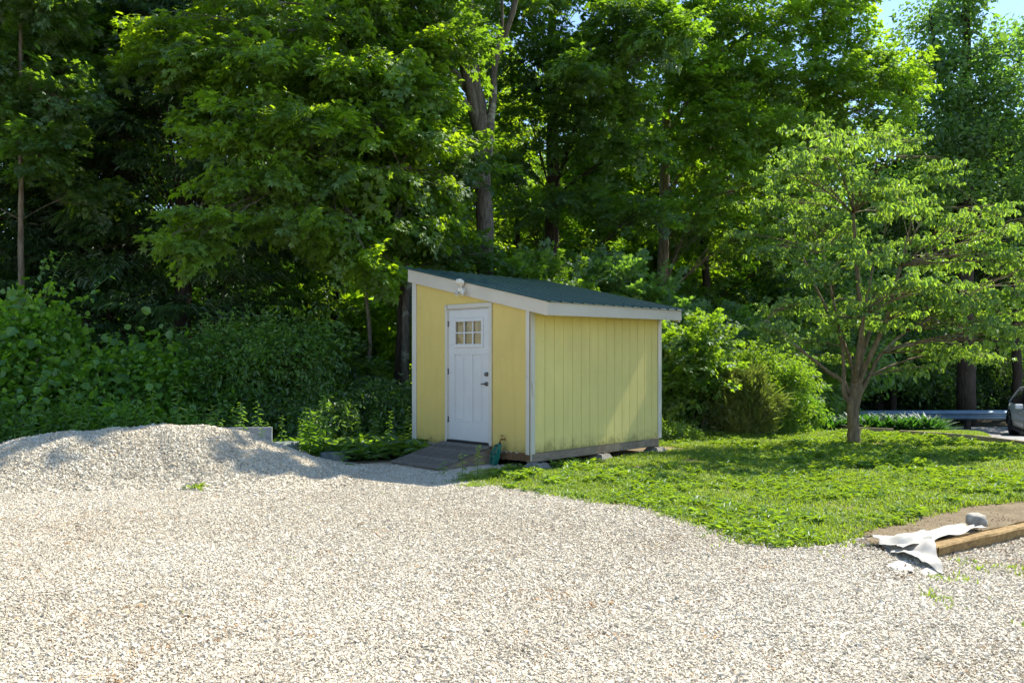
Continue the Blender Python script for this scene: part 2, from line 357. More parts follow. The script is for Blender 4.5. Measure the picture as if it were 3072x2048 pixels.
# corner boards
def trim(u0, u1, v0, v1, z0, z1a, mat=WHITEW):
    g = G(); sbox(g, u0, u1, v0, v1, z0, z1a, .005); g.build("corner_board", mat, shed)
trim(-.02, -.001, W-.085, W+.02, ZB-.01, zr(W)-.20, WHITE); trim(-.022, -.001, -.021, .068, ZB-.02, zr(0)-.19); trim(-.0, .088, -.021, -.001, ZB-.012, zr(0)-.03); trim(L-.085, L+.015, -.02, -.001, ZB-.0, zr(0)-.03, WHITE)
# fascia, roof
RU0, RU1, RV0, RV1 = -.06, L+.02, -.38, W+.07
g = G(); g.prism([S(RU0, RV0-.0, zr(RV0)-.195), S(RU0, RV1, zr(RV1)-.205), S(RU0, RV1, zr(RV1)-.003), S(RU0, RV0, zr(RV0)-.003)], SD*.034); g.build("rake_board", FASC, shed)
g = G(); g.prism([S(RU1-.034, RV0, zr(RV0)-.195), S(RU1-.034, RV1, zr(RV1)-.205), S(RU1-.034, RV1, zr(RV1)-.003), S(RU1-.034, RV0, zr(RV0)-.003)], SD*.034); g.build("rake_board", FASC, shed)
g = G(); t = .028
g.prism([S(RU0+.002, RV0-.024, zr(RV0)-.19), S(RU1, RV0-.024, zr(RV0)-.19+t), S(RU1, RV0-.024, zr(RV0)-.012+t), S(RU0+.002, RV0-.024, zr(RV0)-.012)], DD*.022); g.build("eave_board", FASC, shed)
g = G(); g.prism([S(RU0+.04, RV0+.005, zr(RV0)-.16), S(RU1-.04, RV0+.005, zr(RV0)-.16), S(RU1-.04, -.025, zr(-.025)-.19), S(RU0+.04, -.025, zr(-.025)-.19)], UZ*.012); g.build("soffit", YELLOW2, shed)
g = G(); pr = []; u = RU0-.03; nr = 14; pitch = (RU1-RU0+.055)/nr
for i in range(nr):
    a = u+i*pitch; pr += [(a, .004), (a+.014, .032), (a+.034, .032), (a+.048, .004), (a+.10, .004), (a+.105, .008), (a+.115, .008), (a+.12, .004), (a+.155, .004), (a+.16, .008), (a+.17, .008), (a+.175, .004)]
a = u+nr*pitch; pr += [(a, .004), (a+.014, .032), (a+.034, .032), (a+.048, .004)]
va, vb = RV0-.055, RV1+.05; n = len(pr)
lo = [S(p, va, zr(va)+h+.002) for p, h in pr]; hi = [S(p, vb, zr(vb)+h+.002) for p, h in pr]
lo2 = [q-UZ*.004 for q in lo]; hi2 = [q-UZ*.004 for q in hi]
g.add(np.array(lo+hi), [[i, i+1, n+i+1, n+i] for i in range(n-1)]); g.add(np.array(lo2+hi2), [[i, n+i, n+i+1, i+1] for i in range(n-1)])
g.add(np.array(lo+lo2), [[i, n+i, n+i+1, i+1] for i in range(n-1)]); g.build("roof", ROOF, shed)
g = G(); g.prism([S(RU0-.012, va+.04, zr(va+.04)+.002), S(RU0-.012, vb, zr(vb)+.002), S(RU0-.012, vb, zr(vb)+.03), S(RU0-.012, va+.04, zr(va+.04)+.028)], SD*.004); g.build("roof_edge_trim", WHITE, shed)
g = G(); g.add(np.array([S(RU0+.036, RV0, zr(RV0)-.006), S(RU1-.036, RV0, zr(RV0)-.006), S(RU1-.036, RV1, zr(RV1)-.006), S(RU0+.036, RV1, zr(RV1)-.006)]), [[0, 1, 2, 3]]); g.build("roof_underlay", SKID, shed)
# base
g = G(); sbox(g, .01, L-.03, .0, .09, .10, ZB-.005, .008); g.build("floor_beam", SKID, shed)
g = G(); sbox(g, .01, L-.03, W-.12, W-.03, .10, ZB-.005, .008); g.build("floor_beam", SKID, shed)
g = G(); sbox(g, -.0, .04, -.012, W, .115, ZB+.01, .008); g.build("rim_joist", worn("rim_joist_paint", (.5, .46, .38), (.16, .1, .055), .5, .8, (1, 1, 1), .1, 7), shed)
g = G(); sbox(g, .02, L-.02, .10, W-.14, ZB-.03, ZB, .003); g.build("floor", SKID, shed)
g = G(); sbox(g, L-.11, L-.035, .005, .085, .0, .10, .004); g.build("corner_post", SKID, shed)
g = G(); nn_ = 40; vv = np.linspace(-.02, .66, nn_); hi_ = ZB-.035+.05*vnoise(vv, vv*0, .05, 5); lo_ = ZB-.10-.03*vnoise(vv, vv*0+3, .05, 6)
Vv_ = np.array([S(-.016-.008*rng.random(), q, z_) for q, z_ in zip(vv, hi_)]+[S(-.016-.008*rng.random(), q, z_) for q, z_ in zip(vv, lo_)]); g.add(Vv_, [[k_, k_+1, nn_+k_+1, nn_+k_] for k_ in range(nn_-1)])
g.build("rotten_wood", RUST, shed)
g = G(); sbox(g, -.026, -.0215, -.026, -.012, ZB-.03, zr(0)-.2, .001); g.build("corner_gap", RUST, shed)
# flood lamp on the rake board
fl = 1.32; z0 = zr(fl)
def FL(a, b, c): return S(RU0-.0-a*.8, fl-b*.8, z0-.13+c*.8)
g = G(); g.lathe([(.055, 0), (.055, .018), (.03, .03), (.0, .03)], FL(0, 0, 0), -SD, 16); g.box(FL(.06, 0, .01), (.035, .05, .028), SR, .008); lampo = g.build("flood_lamp", LAMPW, shed)
for sgn in (-1, 1):
    g = G(); c = FL(.085, sgn*.075, -.03); ax = np.array(-SD*.5-UZ*.75-DD*sgn*.12*-1); g.lathe([(.011, -.034), (.019, -.03), (.029, .02), (.039, .04), (.041, .045)], c, ax, 16); g.lathe([(.038, .041), (.02, .044), (.0, .045)], c, ax, 16, 1); g.build("lamp_head", [LAMPW, LENS], lampo)
g = G(); g.tube([FL(.05, 0, .03), FL(.07, 0, .12)], [.014, .012], 8); g.box(FL(.09, 0, .155), (.05, .05, .036), SR@np.array([[.9, 0, .43], [0, 1, 0], [-.43, 0, .9]]), .012); g.build("motion_sensor", LAMPW, lampo)
# tap
tv, tz = .50, .40; g = G(); t0 = S(0, tv, tz)
g.lathe([(.022, 0), (.022, .008), (.012, .01), (.012, .06)], t0, -SD, 10); g.tube([t0-SD*.05, t0-SD*.085, t0-SD*.1-UZ*.04], [.014, .014, .012], 8)
g.tube([t0-SD*.06, t0-SD*.062+UZ*.05], .006, 6); g.lathe([(.008, 0), (.032, .002), (.034, .008), (.008, .012)], t0-SD*.062+UZ*.05, (0, 0, 1), 10); tapo = g.build("garden_tap", BRASS, shed)
# hose hanging in long loops from the tap
hb = t0-SD*.1-UZ*.05
hz = thing("garden_hose", S(-.16, .56, .0), "teal green garden hose bundled in long loops hanging from the brass tap", "hose")
g = G()
for k in range(6):
    o = (k-2.5)*.018; th = np.linspace(0, 2*np.pi, 22)
    c = hb+DD*(.03+o*.6)-UZ*.17-SD*(.035+.012*(k % 3))
    pts = [c+(DD*math.cos(a)*(.032+.004*k)+(UZ*.93-DD*.34)*math.sin(a)*(.165+.008*(k % 2))*1+SD*.01*math.sin(2*a+k)) for a in th]; g.tube(pts, .0085, 7)
g.build("hose_loop", HOSE, hz)
g = G(); g.tube([hb+UZ*.012, hb-UZ*.03, hb-UZ*.05+DD*.01], [.016, .018, .012], 8); g.tube([hb-UZ*.03+DD*.06*math.cos(a)-SD*(.035+.04*math.sin(a)) for a in np.linspace(0, 2*np.pi, 14)], .008, 6); g.build("hose_tie", BLACK, hz)
# piers
def pier(u, v, lab, zt):
    g = G(); pr_ = [(.15, 0), (.142, .05), (.098, zt)]
    V = np.concatenate([[S(u, v, -.03)+SD*a*r*sx_+DD*a*r*sy_+UZ*z for sx_, sy_ in ((-1, -1), (1, -1), (1, 1), (-1, 1))] for r, z in pr_ for a in (1.,)])
    F = [[4*i+j, 4*i+(j+1) % 4, 4*i+4+(j+1) % 4, 4*i+4+j] for i in range(2) for j in range(4)]+[[8, 9, 10, 11]]
    g.add(V, F); o = g.build("pier_block", CONC, None, S(u, v, -.03)); tag(o, lab, "concrete block", "concrete blocks under the shed")
    g = G(); b = S(u, v, zt-.03); g.box(b+UZ*.006-DD*.055, (.02, .03, .01), SR, .003); g.build("notch_shade", BLACK, o)  # solid black block paints in the shade of a beam notch
pier(.10, -.05, "grey concrete pier block under the shed's front corner, between tap and grass", .13)
pier(1.62, .02, "concrete pier block under the middle of the shed's long plank side", .125)
pier(L-.10, .03, "concrete pier block holding a short post under the shed's far right corner", .115)
pier(.30, W-.2, "concrete pier block under the shed's rear left corner", .125)
# ramp
rmp = thing("wooden_ramp", S(-.55, 1.28, 0), "dark grey wooden plank ramp leading from gravel up to the white door", "ramp")
ra, rb = np.array([-.045, .275]), np.array([-1.06, .045]); sl = (rb-ra)/np.linalg.norm(rb-ra); Ln = np.linalg.norm(rb-ra); ang = math.atan2(-sl[1], -sl[0])
RB = SR@np.array([[math.cos(ang), 0, -math.sin(ang)], [0, 1, 0], [math.sin(ang), 0, math.cos(ang)]])
for i in range(8):
    p = ra+sl*Ln*(i+.5)/8; g = G(); g.box(S(p[0], 1.28, p[1]), (Ln/16-.008, .55+rng.uniform(-.004, .004), .013), RB, .004, tint=rng.random()); g.build("ramp_board", RAMP, rmp)
for v in (.755, 1.805):
    g = G(); g.prism([S(-.06, v-.02, .255), S(-1.03, v-.02, .035), S(-1.04, v-.02, -.02), S(-.06, v-.02, .04)], DD*.04); g.build("ramp_stringer", SKID, rmp)
g = G(); g.prism([S(-.5, .72, .15), S(-1.06, .72, .02), S(-1.08, .72, -.03), S(-.62, .72, -.03)], DD*.014); g.build("ramp_side_board", SKID, rmp)

# ================================================================== GROUND
def axis(lo, hi, step, far):
    a = np.arange(lo, hi+1e-6, step); k = np.array([1.5, 4, 9, 18, 40, 90, 200, 400, far]); return np.concatenate([lo-k[::-1], a, hi+k])
xs = axis(-14, 22, .16, 900); ys = axis(1, 32, .16, 900); XX, YY = np.meshgrid(xs, ys); ZZ = terrain(XX, YY)
V = np.stack([XX, YY, ZZ], -1).reshape(-1, 3); nx = len(xs); I, J = np.meshgrid(np.arange(nx-1), np.arange(len(ys)-1)); q = J*nx+I
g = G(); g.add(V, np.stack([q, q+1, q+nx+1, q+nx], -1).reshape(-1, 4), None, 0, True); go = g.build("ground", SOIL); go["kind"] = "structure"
zat = go.data.attributes.new("zone", 'FLOAT', 'POINT')
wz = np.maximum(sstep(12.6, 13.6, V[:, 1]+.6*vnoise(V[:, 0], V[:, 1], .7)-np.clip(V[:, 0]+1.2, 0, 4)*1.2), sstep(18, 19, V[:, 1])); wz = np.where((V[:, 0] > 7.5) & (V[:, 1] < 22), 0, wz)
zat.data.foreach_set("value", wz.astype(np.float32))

LAWN_PX = [(1340, 1446), (1400, 1450), (1480, 1466), (1600, 1482), (1800, 1508), (1960, 1535), (2080, 1580), (2150, 1612), (2220, 1634), (2330, 1650), (2430, 1648), (2500, 1640), (2560, 1620), (2620, 1585), (2710, 1572), (2800, 1546), (2900, 1522), (3072, 1500), (3300, 1500)]
LAWN = [hit(*p) for p in LAWN_PX]+[np.array(p) for p in ((9.4, 10., 0), (9.3, 15, 0))]+[hit(*p) for p in ((2950, 1326), (2760, 1311), (2560, 1301), (2400, 1298), (2150, 1299), (2000, 1310))]+[S(L+.1, .2, 0), S(L, -.02, 0), S(1.6, -.08, 0), S(.2, -.1, 0), S(-.35, .35, 0)]
GRAV = [hit(*p) for p in ((1000, 1398), (1150, 1390))]+[S(-.9, 1.95, 0), S(-.1, 1.95, 0), S(.05, .3, 0), S(-.3, .25, 0)]+[hit(*p) for p in LAWN_PX[:13]]+[hit(*p) for p in ((2580, 1650), (2640, 1668), (2785, 1682), (3072, 1616), (3500, 1535))]+[np.array(p) for p in ((12, 9, 0), (12, 1, 0), (-14, 1, 0), (-14, 10.5, 0), (-9, 12.2, 0))]+[hit(860, 1400)]
st = .05; gx_ = np.arange(-12, 12, st); gy_ = np.arange(1.2, 12.6, st); GX, GY = np.meshgrid(gx_, gy_)
wob = .16*(vnoise(GX, GY, .35, 3)-.5)+.10*(vnoise(GX, GY, .12, 5)-.5)
ins = inpoly(GX+wob, GY+wob*.7, GRAV); pm = pile_h(GX, GY) < .03
vid = np.arange(GX.size).reshape(GX.shape); qs = np.stack([vid[:-1, :-1], vid[:-1, 1:], vid[1:, 1:], vid[1:, :-1]], -1)[(ins[:-1, :-1] & ins[1:, 1:] & ins[1:, :-1] & ins[:-1, 1:])]
used, invd = np.unique(qs, return_inverse=True)
gz = terrain(GX, GY)+.008+.012*vnoise(GX, GY, .5, 9)+.006*vnoise(GX, GY, .12, 2)
g = G(); g.add(np.stack([GX, GY, gz], -1).reshape(-1, 3)[used], invd.reshape(-1, 4), None, 0, True); o = g.build("gravel_yard", BED); o["kind"] = "structure"

# loose stones
cube = np.array([[-1, -1, -1], [1, -1, -1], [1, 1, -1], [-1, 1, -1], [-1, -1, 1], [1, -1, 1], [1, 1, 1], [-1, 1, 1]], float)/1.5
cubef = np.array([[0, 3, 2, 1], [4, 5, 6, 7], [0, 1, 5, 4], [1, 2, 6, 5], [2, 3, 7, 6], [3, 0, 4, 7]])
def stones(g, pts, rad, tint, mi=0):
    k = len(pts); V = np.broadcast_to(cube, (k, 8, 3))*(1+.28*rng.normal(size=(k, 8, 3)))
    V = V*np.stack([np.full(k, 1.25), rng.uniform(.75, 1.05, k), rng.uniform(.45, .8, k)], 1)[:, None]
    a = rng.uniform(0, 2*np.pi, k); tx, ty = rng.normal(0, .35, (2, k)); c, s_ = np.cos(a), np.sin(a)
    x = V[..., 0]*c[:, None]-V[..., 1]*s_[:, None]; y = V[..., 0]*s_[:, None]+V[..., 1]*c[:, None]; z = V[..., 2]+x*tx[:, None]+y*ty[:, None]
    V = np.stack([x, y, z], -1)*rad[:, None, None]+pts[:, None]
    g.add(V.reshape(-1, 3), (cubef[None]+np.arange(k)[:, None, None]*8).reshape(-1, 4), np.repeat(tint, 8), mi)
def stint(x, y):
    t = np.clip((.12+.76*rng.beta(2.6, 2.0, len(x)))-.3*(vnoise(x, y, 1.3, 15)*.7+.3*vnoise(x, y, .4, 16)-.42), 0, .88); w = vnoise(x, y, .28, 11)+.35*vnoise(x, y, .1, 12); br = rng.random(len(x)) < np.where(w > .98, .13, .012)
    return np.where(br, rng.uniform(.9, 1, len(x)), t)
NS = 1250000; yy = 3.6+8.6*rng.random(NS)**1.25; xx = rng.uniform(-1, 1, NS)*(.66*yy+1.7)
wob = .16*(vnoise(xx, yy, .35, 3)-.5)+.10*(vnoise(xx, yy, .12, 5)-.5)+rng.normal(0, .075, NS)
k = inpoly(xx+wob, yy+wob*.7, GRAV) & (pile_h(xx, yy) < .02) & (rng.random(NS) > .45*sstep(.5, .75, vnoise(xx, yy, .9, 61)*.6+.4*vnoise(xx, yy, .3, 62)))
xx, yy = xx[k], yy[k]; zz = terrain(xx, yy)+.008+.012*vnoise(xx, yy, .5, 9)+.006*vnoise(xx, yy, .12, 2)
g = G(); stones(g, np.stack([xx, yy, zz+rng.uniform(0, .007, len(xx))], 1), np.clip(rng.lognormal(math.log(.0051), .38, len(xx)), .003, .019), stint(xx, yy)); o = g.build("gravel", STONE); o["kind"] = "stuff"
# gravel pile (bed + its stones in one mesh)
px_ = np.arange(-11, -1.6, .06); py_ = np.arange(8.9, 13.2, .06); PXX, PYY = np.meshgrid(px_, py_); PZZ = terrain(PXX, PYY)+pile_h(PXX, PYY)-.012+.02*vnoise(PXX, PYY, .15, 4); n = len(px_)
I, J = np.meshgrid(np.arange(n-1), np.arange(len(py_)-1)); q = (J*n+I); keep = (pile_h(PXX, PYY)[:-1, :-1] > .004); q = q[keep]
g = G(); g.add(np.stack([PXX, PYY, PZZ], -1).reshape(-1, 3), np.stack([q, q+1, q+n+1, q+n], -1), None, 0, True)
NS = 170000; xx = rng.uniform(-9, -1.8, NS); yy = rng.uniform(9, 12.4, NS); k = pile_h(xx, yy) > .015; xx, yy = xx[k], yy[k]
stones(g, np.stack([xx, yy, terrain(xx, yy)+pile_h(xx, yy)+.02*vnoise(xx, yy, .15, 4)-.004+rng.uniform(0, .008, len(xx))], 1), np.clip(rng.lognormal(math.log(.0095), .35, len(xx)), .005, .026), stint(xx, yy)*.93, 1)
NS = 9000; xx = rng.uniform(-9, -1.8, NS); yy = rng.uniform(8.9, 12, NS); k = (pile_h(xx, yy) > .004) & (rng.random(NS) < .5*np.exp(-pile_h(xx, yy)*7)); xx, yy = xx[k], yy[k]
stones(g, np.stack([xx, yy, terrain(xx, yy)+pile_h(xx, yy)+.014], 1), np.clip(rng.lognormal(math.log(.017), .3, len(xx)), .01, .035), stint(xx, yy)*.9, 1)
tag(g.build("gravel_pile", [BED, STONE], None, (-5, 10.6, 0)), "long low heap of pale gravel in front of the green thicket", "gravel pile")

# driveway
DR = []
DRP = [(8.98, 15.4), (10.5, 18.1), (12.7, 22.0), (11.5, 24), (9, 26.5), (9, 29.9), (60, 30.5), (60, 12), (10.5, 13.0), (9.3, 14.6)]
st = .125; gx_ = np.arange(8, 40, st); gy_ = np.arange(12, 31, st); GX, GY = np.meshgrid(gx_, gy_); ins = inpoly(GX, GY, DRP); vid = np.arange(GX.size).reshape(GX.shape)
qs = np.stack([vid[:-1, :-1], vid[:-1, 1:], vid[1:, 1:], vid[1:, :-1]], -1)[(ins[:-1, :-1] & ins[1:, 1:] & ins[1:, :-1] & ins[:-1, 1:])]
g = G(); used, invd = np.unique(qs, return_inverse=True); g.add(np.stack([GX, GY, terrain(GX, GY)+.03], -1).reshape(-1, 3)[used], invd.reshape(-1, 4), None, 0, True); o = g.build("driveway", ASPH); o["kind"] = "structure"

# ================================================================== SMALL THINGS
def strip(pts, w, h, name, mat, lab, cat, sink=.03):
    g = G(); pts = np.array(pts); n = len(pts); d = np.gradient(pts[:, :2], axis=0); d /= np.linalg.norm(d, axis=1)[:, None]; nr_ = np.stack([-d[:, 1], d[:, 0]], 1)*w/2
    Vv = []
    for s_, zz_ in ((-1, -sink), (1, -sink), (1, h), (-1, h)): Vv.append(np.concatenate([pts[:, :2]+s_*nr_, (pts[:, 2]+zz_)[:, None]], 1))
    Vv = np.concatenate(Vv); F = [[a*n+i, a*n+i+1, ((a+1) % 4)*n+i+1, ((a+1) % 4)*n+i] for a in range(4) for i in range(n-1)]+[[0, n, 2*n, 3*n], [n-1, 4*n-1, 3*n-1, 2*n-1]]
    g.add(Vv, F); return tag(g.build(name, mat, None, pts[n//2]), lab, cat)
def smooth_px(px, m=40):
    q = np.array([hit(*p) for p in px]); t = np.linspace(0, len(q)-1, m); o = np.stack([np.interp(t, range(len(q)), q[:, i]) for i in range(3)], 1); o[:, 2] = terrain(o[:, 0], o[:, 1]); return o
strip(smooth_px([(2130, 1301), (2200, 1299), (2300, 1297), (2400, 1296), (2560, 1299), (2680, 1304)]), .05, .13, "edging_board", EDGE, "thin weathered edging board along the back of the lawn beside the dogwood", "edging board")
strip(smooth_px([(2700, 1306), (2760, 1310), (2950, 1325), (3072, 1341), (3200, 1362)]), .06, .11, "edging_board", EDGE, "double weathered edging strip between lawn and the driveway at right", "edging board")
strip(smooth_px([(2000, 1310), (2060, 1304), (2110, 1301)]), .05, .11, "edging_board", EDGE, "short piece of edging board just right of the shed", "edging board")
def timber(p0, p1, w, h, lab):
    p0, p1 = np.array(p0, float), np.array(p1, float); d = p1-p0; l = np.linalg.norm(d); g = G(); B = basis(d)
    n = 24; ring = []
    for i in range(n+1):
        t = i/n; c = p0+d*t
        for a, b in ((-1, -1), (1, -1), (1, 1), (-1, 1), ):
            for e in ((a*.82, b), (a, b*.82)) if a*b > 0 else ((a, b*.82), (a*.82, b)): ring.append(c+B[:, 1]*e[0]*w/2*(1+.03*rng.normal())+B[:, 2]*((e[1]+1)/2*h-.03+.003*rng.normal()))
    k = 8; V_ = np.array(ring); F = [[i*k+j, i*k+(j+1) % k, (i+1)*k+(j+1) % k, (i+1)*k+j] for i in range(n) for j in range(k)]+[list(range(k))[::-1], list(range(n*k, n*k+k))]
    g.add(V_, F); return tag(g.build("timber_beam", BEAM, None, (p0+p1)/2), lab, "timber beam", "timber beams edging the parking strip")
ta, tb = hit(2800, 1688), hit(3072, 1622); td = (tb-ta)/np.linalg.norm(tb-ta); tn = np.array([-td[1], td[0], 0])
timber(ta+td*.12+tn*.09, tb+td*3.2+tn*.09, .14, .14, "thick golden brown timber beam lying on gravel in front of white fabric")
timber(hit(2985, 1556), hit(2985, 1556)+td*2.6, .07, .03, "thin pale timber edge behind the white fabric and gravel strip")
def cloth(c4, nu, nv, amp, sc, lab, seed, up=.02, edge=.06, fold=None):
    c4 = [np.array(q) for q in c4]; U, Vv = np.meshgrid(np.linspace(0, 1, nu), np.linspace(0, 1, nv)); ed = edge*(vnoise(U*3, Vv*3, .3, seed)-.5)
    u_ = np.clip(U+ed*np.sin(np.pi*U)*0+ed, -.05, 1.05)[..., None]; v_ = np.clip(Vv+edge*(vnoise(U*3+9, Vv*3, .3, seed+1)-.5), -.05, 1.05)[..., None]
    pp = c4[0]*(1-u_)*(1-v_)+c4[1]*u_*(1-v_)+c4[2]*u_*v_+c4[3]*(1-u_)*v_
    h_ = amp*(1.1*(.5+.5*np.sin((pp[..., 0]*.8+pp[..., 1]*.6)/sc*3.2+3*vnoise(pp[..., 0], pp[..., 1], sc*1.4, seed)))*vnoise(pp[..., 0], pp[..., 1], sc, seed+2)+.35*vnoise(pp[..., 0], pp[..., 1], sc*.4, seed+3)); 
    if fold is not None: h_ = h_+fold(U, Vv)
    pp = pp.copy(); pp[..., 2] += up+h_; n = nu; I, J = np.meshgrid(np.arange(nu-1), np.arange(nv-1)); q = (J*n+I).ravel(); F = np.stack([q, q+1, q+n+1, q+n], -1)
    g = G(); Vb = pp.reshape(-1, 3); g.add(Vb, F, None, 0, True); g.add(Vb-np.array([0, 0, .004]), F[:, ::-1], None, 0, True)
    return tag(g.build("landscape_fabric", FABRIC, None, pp.reshape(-1, 3).mean(0)), lab, "ground fabric")
def H3(px, py, dz=0): return hit(px, py)+np.array([0, 0, dz])
def TF(a_, b_, z_): return ta+td*a_+tn*b_+np.array([0, 0, z_])
cloth([TF(-.1, .17, .06), TF(1.15, .16, .10), TF(1.3, .58, .03), TF(.05, .52, .01)], 60, 26, .028, .22, "smooth white ground fabric lying between the golden timber and bare soil", 21)
cloth([H3(2690, 1672), H3(2795, 1672, .08), H3(2775, 1628, .05), H3(2600, 1628)], 50, 26, .06, .2, "crumpled white fabric heaped at the near end of the timber beam", 31, edge=.08)
cloth([H3(2670, 1672), H3(2830, 1734), H3(2800, 1662, .05), H3(2700, 1655, .05)], 44, 26, .07, .16, "folded flap of dirty white fabric hanging over in front of the timber end", 47, edge=.07)
cloth([H3(2655, 1708), H3(2740, 1728), H3(2735, 1706), H3(2700, 1694)], 20, 14, .03, .12, "small grey white scrap of fabric flat on the gravel", 53, up=.012)
cloth([H3(2742, 1729), H3(2832, 1732), H3(2805, 1716, .01), H3(2780, 1716, .01)], 20, 12, .02, .12, "narrow pointed scrap of white fabric on the gravel, nearest the viewer", 59, up=.012)
def lump(c, r, sq, lab, name, cat, mat, seed, cut=.8, group=None):
    g = G(); k, n = 18, 12; V_ = []
    for i in range(n+1):
        for j in range(k):
            a = math.pi*i/n; b = 2*math.pi*j/k; d = np.array([math.sin(a)*math.cos(b), math.sin(a)*math.sin(b), math.cos(a)]); nn = mnoise.noise(Vector(d*1.6)+Vector((seed, 0, 0)))
            q = d*(1+.28*nn+.07*mnoise.noise(Vector(d*6)+Vector((seed, 3, 0)))); q = np.sign(q)*np.minimum(np.abs(q), cut+.05*mnoise.noise(Vector(d*4))); V_.append(q*np.array(sq)*r)
    F = [[i*k+j, i*k+(j+1) % k, (i+1)*k+(j+1) % k, (i+1)*k+j] for i in range(n) for j in range(k)]
    g.add(np.array(V_)@rotz(seed).T+np.array(c)+np.array([0, 0, sq[2]*r*.72]), [f[::-1] for f in F], None, 0, True); return tag(g.build(name, mat, None, c), lab, cat, group)
lump(H3(2930, 1590, .03), .088, (1.15, .9, .9), "squarish whitish grey stone resting on the smooth white fabric", "fabric_weight_stone", "stone", plain("pale_stone", (.40, .36, .30), .8, var=.45, sc=14, bstr=.3), 2.3, .84)
lump(P(855, 1340, 12.6)*np.array([1, 1, 0])+np.array([0, 0, .02]), .26, (1.1, .8, .75), "grey green lumpy sack behind the right slope of the gravel pile", "tarp_bundle", "tarp bundle", TARP, 4.1, .75)
lump(P(1010, 1370, 12.6)*np.array([1, 1, 0])+np.array([0, 0, -.02]), .27, (1.6, .8, .55), "long flat grey green slab half hidden by weeds left of the shed", "mossy_slab", "stone slab", TARP, 1.2, .55)
lump(P(905, 1345, 12.3)*np.array([1, 1, 0]), .13, (1.2, .8, 1), "small brown rock beside the grey sack behind the gravel pile", "small_rock", "stone", plain("brown_rock", (.2, .16, .12), .9, var=.4, sc=14, bstr=.4), 5.3, .8)
bo = P(752, 1312, 12.5); g = G(); g.box((bo[0]-.15, 12.55, .40), (.45, .025, .13), rotz(.06), .004); tag(g.build("white_board", SLABM, None, (bo[0], 12.5, 0)), "pale grey flat board standing on edge behind the gravel pile", "board")
for nm, x0 in (("prop", -.4), ("prop", .1)):
    g = G(); g.box((bo[0]+x0, 12.6, .13), (.06, .05, .15)); g.build("board_support", SKID, bpy.data.objects["white_board"])

# ================================================================== GUARDRAIL
ga, gb = np.array([9.2, 28.6]), np.array([21.5, 28.9]); gd = (gb-ga)/np.linalg.norm(gb-ga); gn = np.array([gd[1], -gd[0]])
gr = thing("guardrail", (15, 28.7, -1), "long galvanised steel guardrail along the far side of the driveway", "guardrail")
prof = [(0, .0), (.02, .02), (.115, .06), (.12, .10), (.01, .145), (.01, .17), (.12, .215), (.115, .255), (.02, .295), (0, .315)]
g = G(); n = len(prof); zt = -.595
A = [np.array([*(ga+gn*o_), zt+h_]) for o_, h_ in prof]; B_ = [np.array([*(gb+gn*o_), zt+h_+.02]) for o_, h_ in prof]
g.add(np.array(A+B_), [[i, n+i, n+i+1, i+1] for i in range(n-1)]); g.add(np.array(A+B_)-np.array([*gn*.006, 0]), [[i, i+1, n+i+1, n+i] for i in range(n-1)]); g.build("steel_rail", ZINC, gr)
for i in range(7):
    p = ga+gd*(.9+1.9*i)-gn*.14; g = G(); g.box((p[0], p[1], -.68), (.075, .10, .36), None, .006); g.box((p[0]+gn[0]*.11, p[1]+gn[1]*.11, -.46), (.07, .03, .14)); g.build("rail_post", POSTM, gr)

